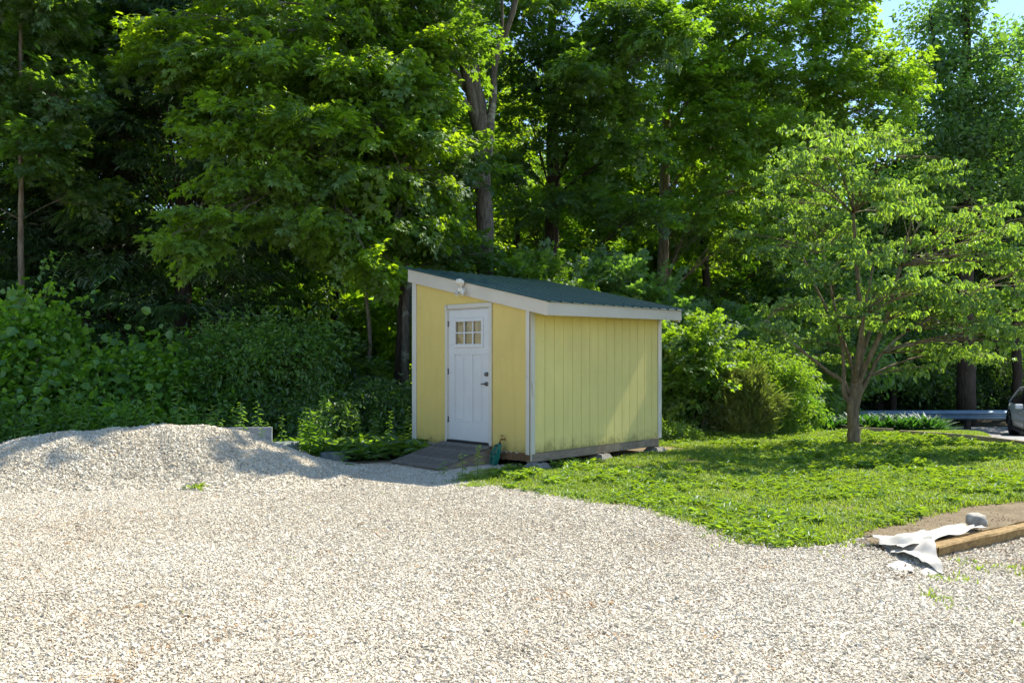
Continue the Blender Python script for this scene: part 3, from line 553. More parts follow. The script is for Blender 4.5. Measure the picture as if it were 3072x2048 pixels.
# ================================================================== CAR (only its rear quarter is in view)
def make_car():
    c0 = np.array([15.55, 25.55]); hd = np.array([-.37, -.93]); hd /= np.linalg.norm(hd); rt = np.array([hd[1], -hd[0]])
    # rt: car's right side as seen from above when heading hd
    if rt[0] > 0: rt = -rt
    c0 = c0-rt*.92; z0 = float(terrain(c0[0], c0[1]))+.03
    car = thing("parked_car", (*c0, z0), "white crossover car on the driveway, cut off by the picture's right edge", "car")
    def Q(x, y, z): return np.array([*(c0+hd*x+rt*y), z0+z])     # x forward, y to its right side, z up
    xs_ = [-2.36, -2.30, -2.1, -1.75, -1.2, -.6, 0, .5, .95, 1.35, 1.8, 2.15, 2.33, 2.38]
    hb = [.62, .92, 1.02, 1.03, 1.0, .97, .95, .94, .94, .92, .86, .76, .66, .58]   # belt height
    wb_ = [.70, .82, .90, .95, .955, .95, .945, .945, .95, .955, .94, .88, .76, .60]
    zb = [.42, .30, .24, .22, .21, .20, .20, .20, .20, .21, .22, .24, .30, .40]
    g = G(); rings = []
    for x, h, w_, b in zip(xs_, hb, wb_, zb):
        half = [(.0, b), (w_*.80, b), (w_*.96, b+.10), (w_, b+(h-b)*.45), (w_*.985, h-.12), (w_*.93, h-.02), (w_*.80, h+.015), (0, h+.03)]
        rings.append([Q(x, y, z) for y, z in half]+[Q(x, -y, z) for y, z in half[-2:0:-1]])
    k = len(rings[0]); V_ = np.array(rings).reshape(-1, 3); F = [[i*k+j, i*k+(j+1) % k, (i+1)*k+(j+1) % k, (i+1)*k+j] for i in range(len(xs_)-1) for j in range(k)]+[list(range(k))[::-1], list(range((len(xs_)-1)*k, len(xs_)*k))]
    g.add(V_, F, None, 0, True); g.build("body", CARP, car)
    # greenhouse
    gx2 = [-2.15, -1.7, -1.1, -.3, .3, .8, 1.38]; gt = [1.06, 1.33, 1.54, 1.62, 1.6, 1.45, .98]; gw = [.62, .63, .65, .66, .66, .63, .62]
    rings = []
    for x, t_, w_ in zip(gx2, gt, gw):
        bh = np.interp(x, xs_, hb)-.04; wl_ = np.interp(x, xs_, wb_)*.9; fr = min(1, max(.05, (t_-bh)/.6)); wt_ = wl_+(w_-wl_)*fr
        half = [(wl_, bh), (wl_+(wt_-wl_)*.5+.02, bh+(t_-bh)*.5), (wt_, t_-.06*fr), (wt_*.8, t_), (0, t_+.01)]
        rings.append([Q(x, y, z) for y, z in half]+[Q(x, -y, z) for y, z in half[-2::-1]])
    k = len(rings[0]); V_ = np.array(rings).reshape(-1, 3); g = G(); gl = G()
    for i in range(len(gx2)-1):
        for j in range(k-1):
            f = [[i*k+j, i*k+j+1, (i+1)*k+j+1, (i+1)*k+j]]
            (gl if (j in (0, 1, k-2, k-3) or i in (0, len(gx2)-2)) else g).add(V_, f, None, 0, True)
    gl.build("windows", CGLASS, car); g.build("roof_panel", CARP, car)
    for sy in (1, -1):
        g = G(); g.tube([Q(-2.12, sy*.83, 1.03), Q(-1.7, sy*.76, 1.27), Q(-1.1, sy*.70, 1.50), Q(-.3, sy*.68, 1.575), Q(.3, sy*.68, 1.555), Q(.82, sy*.70, 1.40), Q(1.36, sy*.84, .97)], .035, 6); g.build("window_frame", CARP, car)
        g = G(); g.tube([Q(-.35, sy*.875, .95), Q(-.33, sy*.70, 1.56)], .03, 6); g.build("door_pillar", BLACK, car)
        g = G(); g.box(Q(.78, sy*1.06, 1.02), (.07, .11, .075), basis((*hd, 0)), .03); g.tube([Q(.8, sy*.9, .95), Q(.79, sy*1.0, .98)], .025, 6, 1); g.build("side_mirror", [CARP, BLACK], car)
        for x in (.3, -.75): g = G(); g.box(Q(x, sy*.962, .80), (.11, .008, .012), basis((*hd, 0)), .004); g.build("door_handle", CARP, car)
        g = G(); g.box(Q(2.12, sy*.74, .68), (.14, .13, .06), basis((*hd, 0)), .03); g.build("headlight", LITE, car)
        g = G(); g.box(Q(0, sy*.93, .25), (1.1, .04, .06), basis((*hd, 0)), .02); g.build("side_skirt", BLACK, car)
        for x in (1.42, -1.47):
            ax = np.array([*(rt*sy), 0]); c = Q(x, sy*.78, .355)
            g = G(); g.lathe([(.23, -.1), (.33, -.11), (.355, -.07), (.355, .13), (.33, .17), (.245, .175), (.24, .13)], c, ax, 28); wo = g.build("wheel", TYRE, car)
            g = G(); g.lathe([(.245, .165), (.22, .12), (.05, .14), (.0, .15)], c, ax, 28); 
            for q in range(10):
                a = 2*math.pi*q/10; u_ = np.array([*(hd*math.cos(a)), math.sin(a)]); g.tube([c+ax*.15+u_*.04, c+ax*.165+u_*.235], [.02, .026], 5)
            g.build("wheel_rim", RIM, wo)
            g = G(); g.tube([Q(x+.41*math.cos(a), sy*.945, .36+.41*math.sin(a)) for a in np.linspace(-.1, math.pi+.1, 16)], .035, 6); g.build("wheel_arch", BLACK, car)
    return car
make_car()
# ================================================================== LEAVES AND SPRAYS
def leaf_oval(wd=.5, fold=.12, droop=.15):
    V = np.array([[0, 0, 0], [.3, -wd/2, fold], [.72, -wd*.38, fold*.7-droop*.4], [1, 0, -droop], [.72, wd*.38, fold*.7-droop*.4], [.3, wd/2, fold]]); return V, np.array([[0, 1, 2, 3], [0, 3, 4, 5]])
def leaf_maple():
    c = np.array([.3, 0]); V = [[.3, 0, .04]]; tips = [(0, .72), (50, .6), (-50, .6), (105, .42), (-105, .42)]
    def p(a, r, z): return [c[0]+r*math.cos(R(a)), c[1]+r*math.sin(R(a)), z]
    sin_ = {25: .33, -25: .33, 78: .27, -78: .27}
    for a, r in tips: V.append(p(a, r, -.14 if a == 0 else -.07))
    for a in (25, -25, 78, -78): V.append(p(a, sin_[a], .02))
    V.append([.1, 0, 0])
    return np.array(V), np.array([[0, 7, 1, 6], [0, 6, 2, 8], [0, 3, 7, 9][0:1]+[9, 3, 7], [0, 8, 4, 10], [0, 10, 5, 9]])
def leaf_blade(): 
    V = np.array([[0, -.03, 0], [0, .03, 0], [.4, .045, .1], [.4, -.045, .1], [.8, -.03, 0], [.8, .03, 0], [1, .004, -.14], [1, -.004, -.14]]); return V, np.array([[0, 3, 2, 1], [3, 4, 5, 2], [4, 7, 6, 5]])
def place(acc, leaf, pos, az, pitch, roll, size, tint):
    V, F = leaf; cz, sz = math.cos(az), math.sin(az); cp, sp = math.cos(pitch), math.sin(pitch); cr, sr = math.cos(roll), math.sin(roll)
    Rx = np.array([[1, 0, 0], [0, cr, -sr], [0, sr, cr]]); Ry = np.array([[cp, 0, -sp], [0, 1, 0], [sp, 0, cp]]); Rz = np.array([[cz, -sz, 0], [sz, cz, 0], [0, 0, 1]])
    acc[1].append(F+acc[3]); W_ = V@(Rz@Ry@Rx).T*size+np.asarray(pos); acc[0].append(W_); acc[2].append(np.full(len(V), tint)); acc[3] += len(V)
def fin(acc): return np.concatenate(acc[0]), np.concatenate(acc[1]), np.concatenate(acc[2])
def spray_flat(leaf, n, size, seed, wid=.42, pitch=(-.7, .05), roll=.45, thick=.07, svar=.25):
    r = np.random.default_rng(seed); a = [[], [], [], 0]
    for i in range(n):
        x = r.uniform(.08, 1)**.8; y = r.normal()*wid*.5*(1.1-.6*x); az = math.atan2(y*1.6, .35+x*.2)+r.normal()*.5
        place(a, leaf, (x, y, r.normal()*thick-.12*x*x), az, r.uniform(*pitch), r.normal()*roll, size*(1+svar*r.normal()), r.random())
    return fin(a)
def spray_bush(leaf, n, size, seed, wid=.3, spread=1.):
    r = np.random.default_rng(seed); a = [[], [], [], 0]
    for i in range(n):
        x = r.uniform(0, 1); place(a, leaf, (x, r.normal()*wid*.5, r.normal()*wid*.5), r.normal()*spread, r.uniform(-1.1, .5), r.normal()*.6, size*(1+.3*r.normal()), r.random())
    return fin(a)
def spray_whorl(leaf, nodes, per, size, seed):
    r = np.random.default_rng(seed); a = [[], [], [], 0]
    for k in range(nodes):
        x = (k+.4)/nodes; y = r.normal()*.16; z = r.normal()*.05+.03
        for i in range(per):
            place(a, leaf, (x, y, z), 2*math.pi*(i+r.random()*.5)/per, r.uniform(-1.15, -.25), r.normal()*.3, size*(1+.2*r.normal()), r.random())
    return fin(a)
def spray_coarse(n, size, seed): return spray_flat(leaf_oval(.8), n, size, seed, wid=.8, thick=.25)
ML, OV, RD, LN = leaf_maple(), leaf_oval(.55), leaf_oval(.85, .08), leaf_oval(.3, .06, .3)
SP = dict(
    maple=[spray_flat(ML, 44, .175, s) for s in range(6)],
    beech=[spray_flat(OV, 34, .17, 20+s) for s in range(5)],
    oak=[spray_bush(leaf_oval(.62), 40, .17, 30+s, .6, 1.4) for s in range(5)],
    hemlock=[spray_flat(LN, 60, .15, 40+s, wid=.5, pitch=(-.6, .1), roll=.3, thick=.03) for s in range(4)],
    dogwood=[spray_whorl(leaf_oval(.46, .1, .25), 5, 6, .165, 50+s) for s in range(6)],
    round=[spray_bush(RD, 16, .19, 60+s, .5, 1.3) for s in range(6)],
    small=[spray_bush(leaf_oval(.5), 34, .13, 70+s, .35, 1.) for s in range(5)],
    needle=[spray_bush(leaf_oval(.16, .02), 46, .22, 80+s, .16, .45) for s in range(4)],
    coarse=[spray_coarse(12, .5, 90+s) for s in range(4)])
def put_sprays(g, protos, pos, dirs, scale, r, roll=.25, tj=.30, mi=0, bias=0):
    k = len(pos); dirs = dirs/np.linalg.norm(dirs, axis=1)[:, None]; up = np.array([0, 0, 1.])+r.normal(size=(k, 3))*roll
    y = np.cross(up, dirs); y /= np.linalg.norm(y, axis=1)[:, None]+1e-9; z = np.cross(dirs, y); B = np.stack([dirs, y, z], -1); which = r.integers(0, len(protos), k); bt = r.normal(size=k)*tj+bias
    for q, (V, F, t) in enumerate(protos):
        m_ = which == q; c = m_.sum()
        if not c: continue
        W_ = np.einsum('kij,nj->kni', B[m_], V)*scale[m_][:, None, None]+pos[m_][:, None]
        g.add(W_.reshape(-1, 3), (F[None]+np.arange(c)[:, None, None]*len(V)).reshape(-1, 4), np.clip(t[None]*.7+.15+bt[m_][:, None], 0, 1).ravel(), mi)
def curve(p0, p1, sag, r, n=6, wob=.04, d0=None):
    p0, p1 = np.asarray(p0, float), np.asarray(p1, float); t = np.linspace(0, 1, n)[:, None]; l = np.linalg.norm(p1-p0)
    mid = (p0+p1)/2+np.array([0, 0, sag*l])+r.normal(size=3)*wob*l
    if d0 is not None: mid = mid*.4+.6*(p0+np.asarray(d0)*l*.5)
    return (1-t)**2*p0+2*t*(1-t)*mid+t*t*p1
def ztop(y): return CAMH+HY/FPX*y+1.0      # height of the frame's top edge at depth y, plus a metre
def make_tree(name, label, cat, base, stems, lobes, kind, lmat, bmat, seed, scale=.6, flat=.45, group=None, twig=.006, droop=.1, outward=.7, rise=.35, limb_r=.03, twigs=True, coarse_above=True, nmin=None, parts=('trunk', 'crown'), fill=.45):
    """stems: list of (points, radii). lobes: list of (centre, radii, n sprays)."""
    r = np.random.default_rng(seed); root = thing(name, base, label, cat, group); tg = G(); lg = G()
    allp = np.concatenate([np.asarray(p) for p, _ in stems]); allr = np.concatenate([np.broadcast_to(np.asarray(q, float), (len(p),)) for p, q in stems])
    for p, q in stems:
        p = np.asarray(p, float); q = np.broadcast_to(np.asarray(q, float), (len(p),)); t = np.linspace(0, 1, max(6, 3*len(p))); tp = np.linspace(0, 1, len(p))
        pp = np.stack([np.interp(t, tp, p[:, i]) for i in range(3)], 1); pp[1:-1] = (pp[:-2]+2*pp[1:-1]+pp[2:])/4
        pp[1:] += r.normal(size=(len(pp)-1, 3))*np.interp(t, tp, q)[1:, None]*.12
        tg.tube(pp, np.interp(t, tp, q), 12 if q[0] > .06 else 7, jit=.05)
    for c, rad, ns in lobes:
        bi = r.normal()*.16
        c = np.asarray(c, float); rad = np.broadcast_to(np.asarray(rad, float), (3,))
        h = np.linalg.norm((allp-c)[:, :2], axis=1); want = c[2]-rise*h; sc_ = np.abs(allp[:, 2]-want)+.6*h; sc_ += np.where(allp[:, 2] > c[2], 1.5 if rise > 0 else 0, 0); j = int(np.argmin(sc_)); a0 = allp[j]
        l = np.linalg.norm(c-a0); lr = min(allr[j]*.6, limb_r*(.5+.25*l)); ln = curve(a0, c, .10, r, 7); tg.tube(ln, np.linspace(lr, lr*.35, 7), 6, jit=.06)
        d = r.normal(size=(ns, 3)); d /= np.linalg.norm(d, axis=1)[:, None]; rr = r.random(ns)**fill; pos = c+d*rad*rr[:, None]
        dirs = d*outward+(c-a0)/max(l, .3)*.35+r.normal(size=(ns, 3))*.3; dirs[:, 2] = dirs[:, 2]*flat-droop
        s_ = scale*(1+.24*r.normal(size=ns)).clip(.5, 1.6)
        hi = (pos[:, 2] > ztop(pos[:, 1])) if coarse_above else np.zeros(ns, bool)
        pr_ = pos-dirs/np.linalg.norm(dirs, axis=1)[:, None]*s_[:, None]*.5
        if (~hi).any(): put_sprays(lg, SP[kind], pr_[~hi], dirs[~hi], s_[~hi], r, bias=bi)
        m_ = hi & (r.random(ns) < .22)
        if m_.any(): put_sprays(lg, SP['coarse'], pr_[m_], dirs[m_], s_[m_]*1.15, r)
        if twigs:
            for q in np.nonzero(~hi)[0][:: 2]:
                st_ = ln[r.integers(2, 7)]; e = pos[q]+dirs[q]/np.linalg.norm(dirs[q])*s_[q]*.3; tg.tube(curve(st_, e, .05, r, 4, .08), np.linspace(twig*1.8, twig*.5, 4), 3, cap=False)
    tg.build(parts[0], bmat, root)
    if lg.n: lg.build(parts[1], lmat, root)
    return root

# ------------------------------------------------------------------ leaf colours
L_MAPLE = leafmat("maple_leaf", (0.048, 0.112, 0.009), (0.118, 0.215, 0.014), (0.48, 0.72, 0.014) , 0.54, .05)
L_MAPLE2 = leafmat("bright_maple_leaf", (0.046, 0.122, 0.011), (0.12, 0.23, 0.018), (0.45, 0.72, 0.02) , 0.55, .05)
L_DARK = leafmat("dark_wood_leaf", (0.032, 0.085, 0.013), (0.08, 0.168, 0.022), (0.32, 0.56, 0.018) , 0.5, .06)
L_HEM = leafmat("hemlock_needle", (0.02, 0.054, 0.014), (0.048, 0.105, 0.02), (0.12, 0.3, 0.02), .3, .05)
L_OAK = leafmat("oak_leaf", (0.042, 0.112, 0.028), (0.105, 0.21, 0.045), (0.3, 0.56, 0.045) , 0.5, .06)
L_DOG = leafmat("dogwood_leaf", (0.075, 0.185, 0.024), (0.185, 0.315, 0.05), (0.42, 0.65, 0.04) , 0.5, .07)
L_VINE = leafmat("vine_leaf", (.05, .15, .012), (.14, .31, .02), (.40, .72, .016), .5, .06)
L_SHRUB = leafmat("shrub_leaf", (0.04, 0.12, 0.013), (0.115, 0.235, 0.024), (0.36, 0.58, 0.018) , 0.52, .06)
L_JUN = leafmat("broom_sprig", (0.075, 0.13, 0.025), (0.2, 0.22, 0.05), (0.3, 0.4, 0.045), .35, .05)
L_WEED = leafmat("weed_leaf", (0.045, 0.135, 0.013), (0.12, 0.25, 0.024), (0.32, 0.6, 0.016) , 0.48, .06)
L_GRASS = leafmat("grass_blade", (0.1, 0.185, 0.014), (0.23, 0.34, 0.035), (0.46, 0.62, 0.024), .42, .05)
L_ROADSHADE = leafmat("roadside_shade_leaf", (.010, .030, .010), (.034, .080, .018), (.14, .30, .02), .42, .04)  # darker copy of the wood leaf, deep roadside shade put into its colour
L_LILY = leafmat("lily_blade", (0.014, 0.058, 0.012), (0.04, 0.115, 0.022), (0.1, 0.3, 0.02), .4, .07)
BARK = barkmat("maple_bark", (.06, .05, .04), (.20, .175, .145), (.34, .34, .29), .54); BARKD = barkmat("dark_bark", (.028, .022, .017), (.085, .066, .05)); BARKP = barkmat("pale_bark", (.10, .075, .05), (.28, .23, .17))
BARKG = barkmat("dogwood_bark", (.10, .075, .045), (.24, .19, .125), (.26, .27, .2), .6); TWIG = barkmat("shrub_stem", (.06, .05, .03), (.16, .13, .08)); STEM = plain("green_stem", (.06, .13, .03), .6)
def LB(px, py, Y, r, n, ry=None, rz=None): return (P(px, py, Y), (r, ry or r, rz or r*.7), n)
def gz_(x, y): return float(terrain(x, y))
def gp(px, Y): x = (px-1536)/FPX*Y; return np.array([x, Y, gz_(x, Y)])

# ------------------------------------------------------------------ HERO TREES
# main maple behind the shed
Y0 = 18.6; b0 = gp(1456, Y0)
stems = [([b0-[0, 0, .1], P(1458, 900, Y0), P(1452, 620, Y0), P(1444, 420, Y0), P(1425, 250, Y0), P(1412, 120, Y0), P(1402, -20, Y0), P(1392, -300, Y0)], [.27, .21, .19, .165, .14, .125, .115, .08]),
         ([P(1446, 430, Y0), P(1405, 260, Y0-.2), P(1385, 150, Y0-.3), P(1362, 20, Y0-.4), P(1340, -250, Y0-.5)], [.13, .12, .11, .10, .06]),
         ([P(1462, 470, Y0), P(1474, 330, Y0), P(1484, 190, Y0), P(1505, 125, Y0), P(1545, 20, Y0), P(1580, -200, Y0)], [.12, .09, .075, .07, .06, .04]),
         ([P(1500, 140, Y0), P(1508, 80, Y0), P(1506, -80, Y0)], [.045, .035, .025]),
         ([P(1410, 280, Y0), P(1340, 190, Y0-.6), P(1270, 90, Y0-1), P(1215, -20, Y0-1.3)], [.085, .07, .06, .045]),
         ([P(1425, 330, Y0), P(1300, 250, Y0-.8), P(1120, 215, Y0-1.6), P(1020, 100, Y0-2), P(940, 20, Y0-2.2)], [.10, .09, .085, .06, .04]),
         ([P(1300, 250, Y0-.8), P(1150, 120, Y0-1.2), P(1050, 88, Y0-1.4), P(960, 80, Y0-1.6)], [.06, .055, .045, .03]),
         ([P(1440, 560, Y0), P(1330, 520, Y0-1.2), P(1200, 500, Y0-2.2), P(1000, 520, Y0-3)], [.09, .07, .05, .03])]
lob = [LB(1240, 165, 16.6, .95, 43, rz=0.25), LB(1310, 125, 16.4, .55, 21, rz=0.12), LB(1200, 215, 16.2, 1.1, 50, rz=0.31), LB(1270, 290, 16.4, .85, 36, rz=0.31), LB(1080, 250, 15.6, 1.1, 50, rz=0.31), LB(950, 215, 15.4, 1.0, 43, rz=0.31),
       LB(780, 200, 15.2, 1.1, 54, rz=0.43), LB(640, 180, 15.4, 1.0, 43, rz=0.37), LB(560, 110, 15.6, .9, 36, rz=0.31), LB(500, 190, 15.4, .7, 28, rz=0.31), LB(900, 90, 15.8, 1.2, 43, rz=0.37), LB(1080, 40, 16.4, 1.2, 43, rz=0.37), LB(730, 30, 16, 1.2, 43, rz=0.37), LB(1180, -40, 17, 1.3, 43),
       LB(1250, 420, 16.4, .95, 43, rz=0.31), LB(1150, 380, 15.8, 1.1, 50, rz=0.31), LB(980, 400, 15, 1.1, 50, rz=0.31), LB(800, 360, 14.8, 1.05, 46, rz=0.31), LB(690, 430, 14.6, .8, 32, rz=0.28), LB(640, 335, 14.9, .7, 24, rz=0.22),
       LB(1250, 560, 16.4, 1.0, 43, rz=0.34), LB(1080, 540, 15.6, 1.1, 46, rz=0.34), LB(920, 530, 14.8, 1.0, 43, rz=0.31), LB(760, 540, 14.4, .8, 32, rz=0.25), LB(620, 660, 14.2, .65, 24, rz=0.22), LB(560, 740, 14, .6, 21, rz=0.19), LB(1180, 690, 16, 1.0, 39, rz=0.31), LB(1010, 690, 15.2, 1.0, 36, rz=0.31), LB(860, 650, 14.6, .9, 32, rz=0.28), LB(1090, 800, 15.4, .8, 25, rz=0.28), LB(1300, 680, 16.8, .8, 25, rz=0.28),
       LB(1480, -80, 20.5, 1.4, 36), LB(1600, -60, 20.5, 1.5, 36), LB(1250, -200, 17.5, 1.8, 50), LB(1000, -220, 16.5, 2, 50), LB(760, -180, 16, 1.8, 43), LB(1400, -350, 18.5, 2.4, 57), LB(1150, -420, 18, 2.4, 57)]
lob += [((-.9, 15.7, 9.9), (.7, .6, .4), 34), ((.3, 16.3, 10.3), (.5, .5, .4), 24), ((-2.2, 15.2, 9.5), (.7, .6, .4), 30), ((3.1, 16.9, 10.1), (1.0, .6, .4), 70)]  # unseen high lobes added so their shade falls on the gravel pile
make_tree("maple_tree", "big forked maple behind the shed, its long leafy limbs reaching left over the thicket", "tree", b0, stems, lob, 'maple', L_MAPLE, BARK, 1, .62, rise=-.15)

# bright maple right of centre
Y1 = 25.5; b1 = gp(1985, Y1)
stems = [([b1-[0, 0, .1], P(1990, 900, Y1), P(1992, 600, Y1), P(2000, 350, Y1), P(2012, 150, Y1), P(2025, -150, Y1)], [.22, .18, .15, .12, .09, .06]), ([P(1992, 620, Y1), P(2060, 480, Y1-.4), P(2150, 380, Y1-.8), P(2260, 250, Y1-1)], [.06, .05, .04, .03]), ([P(2000, 420, Y1), P(2120, 200, Y1), P(2300, 60, Y1), P(2450, -60, Y1)], [.07, .06, .05, .03]), ([P(2000, 480, Y1), P(2200, 430, Y1), P(2400, 380, Y1), P(2580, 330, Y1)], [.07, .06, .05, .03])]
lob = [LB(2050, 60, 24.0, 1.46, 87, rz=0.84), LB(2200, 40, 24.5, 1.59, 100, rz=0.96), LB(2360, 60, 24.6, 1.59, 100, rz=0.96), LB(2490, 40, 25.0, 1.34, 81, rz=0.96), LB(2570, -40, 25.5, 0.98, 50), LB(2560, 170, 24.8, 1.22, 75, rz=0.96), LB(2650, 215, 24.8, 1.10, 68, rz=0.72), LB(2710, 255, 25.0, 0.67, 32, rz=0.48), LB(2470, 250, 24.4, 1.34, 81, rz=0.84), LB(2600, 330, 24.4, 1.22, 68, rz=0.72), LB(2340, 230, 24.2, 1.34, 81, rz=0.84), LB(2200, 200, 23.8, 1.34, 81, rz=0.72),
       LB(2060, 230, 23.6, 1.22, 75, rz=0.72), LB(2130, 330, 23.6, 1.22, 75, rz=0.72), LB(2280, 400, 23.8, 1.34, 75, rz=0.72), LB(2450, 430, 24.2, 1.22, 68, rz=0.72), LB(2180, 480, 23.8, 1.22, 68, rz=0.72), LB(2040, 420, 23.8, 1.10, 62, rz=0.60), LB(2350, 560, 24.4, 1.22, 62, rz=0.72), LB(2100, 620, 24.0, 1.22, 62, rz=0.72), LB(2230, 700, 24.4, 1.22, 62, rz=0.72), LB(1900, 160, 24.4, 1.10, 56, rz=0.72), LB(1910, 330, 24.6, 0.98, 45, rz=0.60),
       LB(2100, -150, 25.0, 2.44, 87), LB(2350, -140, 25.5, 2.32, 87), LB(2000, -350, 25.5, 2.68, 87), LB(2250, -380, 25.8, 2.81, 87)]
make_tree("maple_tree", "bright yellow green maple right of the shed with sunlit crown against the blue sky", "tree", b1, stems, lob, 'maple', L_MAPLE2, BARKP, 2, .66)

# dark slim maple in the middle (trunk at px 1652)
Y2 = 23; b2 = gp(1655, Y2)
stems = [([b2-[0, 0, .1], P(1660, 900, Y2), P(1655, 600, Y2), P(1660, 350, Y2), P(1655, 200, Y2), P(1662, -200, Y2)], [.24, .20, .18, .165, .14, .08])]
lob = [LB(1560, 180, 21, 1.2, 60, rz=.7), LB(1700, 190, 21, 1.2, 60, rz=.6), LB(1820, 120, 21.5, 1.3, 60, rz=.8), LB(1560, 40, 21.5, 1.3, 60), LB(1760, 300, 21, 1.2, 60, rz=.6), LB(1870, 280, 21.5, 1.0, 46, rz=.6), LB(1580, 330, 21.5, 1.0, 46, rz=.6), LB(1720, 420, 21.4, .9, 40, rz=.5), LB(1560, 480, 22, 1.0, 40, rz=.6), LB(1900, 440, 21.6, .9, 36, rz=.5), LB(1760, 580, 22, 1.0, 40, rz=.5), LB(1580, 620, 22, 1.0, 44, rz=.6), LB(1900, 640, 21.5, 1.1, 46, rz=.5), LB(1720, -60, 22, 1.6, 60), LB(1900, -60, 22, 1.5, 60), LB(1640, -300, 22.5, 2.4, 80), ((3.7, 19.7, 9.2), (1.1, 1.0, .5), 60), ((2.1, 20.8, 9.1), (1.1, 1.0, .5), 60), ((3.0, 20.2, 9.8), (1.0, 1.0, .4), 60), ((1.5, 19.6, 8.3), (.8, .8, .4), 40)]  # last lobes added to shade the shrubs left of the shed
make_tree("slim_maple", "dark straight maple trunk right of the forked maple, rising behind the green roof", "tree", b2, stems, lob, 'maple', L_DARK, BARKD, 3, .66)

# far right tall oak against the sky
Y3 = 31; b3 = gp(2900, Y3)
stems = [([b3-[0, 0, .1], P(2895, 900, Y3), P(2900, 600, Y3), P(2890, 300, Y3), P(2900, 100, Y3), P(2900, -100, Y3)], [.34, .28, .25, .2, .14, .07]), ([P(2895, 420, Y3), P(2850, 250, Y3), P(2800, 120, Y3), P(2790, 30, Y3)], [.14, .11, .08, .04]), ([P(2895, 500, Y3), P(2990, 300, Y3), P(3060, 180, Y3)], [.14, .1, .05])]
lob = [LB(2800, 70, 31, 1.3, 40, rz=1), LB(2880, 30, 31, 1.2, 37, rz=.9), LB(2760, 180, 30.5, 1.3, 40, rz=1), LB(2880, 170, 30.5, 1.5, 47, rz=1.1), LB(3020, 160, 31, 1.3, 40, rz=1), LB(3060, 260, 30, 1.4, 40, rz=1), LB(2930, 300, 30, 1.5, 47, rz=1), LB(2800, 300, 30, 1.3, 40, rz=.8), LB(2830, 420, 30, 1.5, 47, rz=.9), LB(2980, 420, 30, 1.5, 47, rz=.9), LB(3100, 420, 30, 1.5, 40), LB(2880, 560, 30, 1.5, 40, rz=.9), LB(3030, 580, 30, 1.5, 40, rz=.9), LB(2940, -60, 31, 1.0, 20), LB(3090, 120, 32, 1, 20), LB(2780, 520, 30.5, 1.2, 34)]
make_tree("oak_tree", "tall blue green oak at far right, standing across the driveway against the sky", "tree", b3, stems, lob, 'oak', L_OAK, BARKD, 4, .8)

# dogwood on the lawn
bd = hit(2560, 1334); Yd = bd[1]
def D(px, py, dy=0): return P(px, py, Yd+dy)
stems = [([bd-[0, 0, .12], bd+[0, 0, .05], D(2562, 1290), D(2560, 1230), D(2566, 1180), D(2572, 1120), D(2580, 1060), D(2585, 960), D(2570, 800), D(2560, 640), D(2555, 480)], [0.1640, 0.1271, 0.1050, 0.1025, 0.1189, 0.0820, 0.0615, 0.0492, 0.0344, 0.0230, 0.0098]),
         ([D(2556, 1210), D(2536, 1190, -.05), D(2530, 1150, -.05), D(2532, 1110), D(2528, 1040, .1), D(2500, 900, .1), D(2470, 760)], [0.0574, 0.0451, 0.0369, 0.0328, 0.0262, 0.0205, 0.0098]),
         ([D(2550, 1180), D(2532, 1145), D(2490, 1120, -.2), D(2440, 1080, -.4), D(2390, 1040, -.6), D(2300, 960, -.7)], [0.0492, 0.0410, 0.0344, 0.0295, 0.0230, 0.0098]),
         ([D(2572, 1190), D(2592, 1160, .1), D(2605, 1130, .1), D(2640, 1060, .2), D(2720, 990, .2), D(2850, 930, .2)], [0.0533, 0.0451, 0.0410, 0.0328, 0.0246, 0.0098]),
         ([D(2568, 1170), D(2600, 1090, -.2), D(2660, 960, -.4), D(2700, 800, -.5), D(2740, 640, -.5)], [0.0615, 0.0492, 0.0369, 0.0262, 0.0098]),
         ([D(2566, 1180), D(2560, 1100, .4), D(2520, 1000, .8), D(2440, 850, 1.2), D(2380, 700, 1.4)], [0.0492, 0.0410, 0.0328, 0.0246, 0.0098]), ([D(2572, 1150), D(2580, 1080, .4), D(2640, 900, .9), D(2800, 740, 1.3), D(2950, 640, 1.4)], [0.0492, 0.0410, 0.0328, 0.0230, 0.0098]), ([D(2566, 1160), D(2570, 1080, -.4), D(2590, 950, -.9), D(2620, 800, -1.2)], [0.0451, 0.0369, 0.0287, 0.0115])]
rr = np.random.default_rng(5); lob = []
for py, xl, xr, k in ((390, 2400, 2740, 5), (470, 2320, 2820, 7), (550, 2330, 2920, 8), (630, 2300, 3040, 10), (710, 2300, 3120, 11), (790, 2280, 3160, 13), (870, 2260, 3160, 13), (945, 2280, 3160, 12), (1010, 2400, 3140, 9), (1070, 2640, 3080, 4)):
    k = int(k*1.28); xl += rr.normal()*45; xr += rr.normal()*45
    for i in range(k):
        t = (i+rr.uniform(.2, .8))/k; px = xl+(xr-xl)*t; e = 1-abs(t-.5)*2; dy = rr.uniform(-1, 1)*1.9*(e**.5+.1)
        lob.append((P(px, py+rr.normal()*34+(30*(1-e) if py < 700 else -10), Yd+dy), (.44, .44, .10), 11))
lob += [(P(2305, 975, Yd-.7), (.4, .35, .12), 14), (P(2360, 1010, Yd-.6), (.3, .3, .1), 8), ((4.7, 15.75, 4.4), (.3, .3, .1), 10), ((5.1, 16.1, 4.9), (.3, .3, .1), 10), ((4.3, 15.5, 3.9), (.25, .25, .1), 8), ((5.6, 16.4, 5.4), (.35, .3, .1), 10)]  # world-placed lobes added to break the sun streak on the side wall
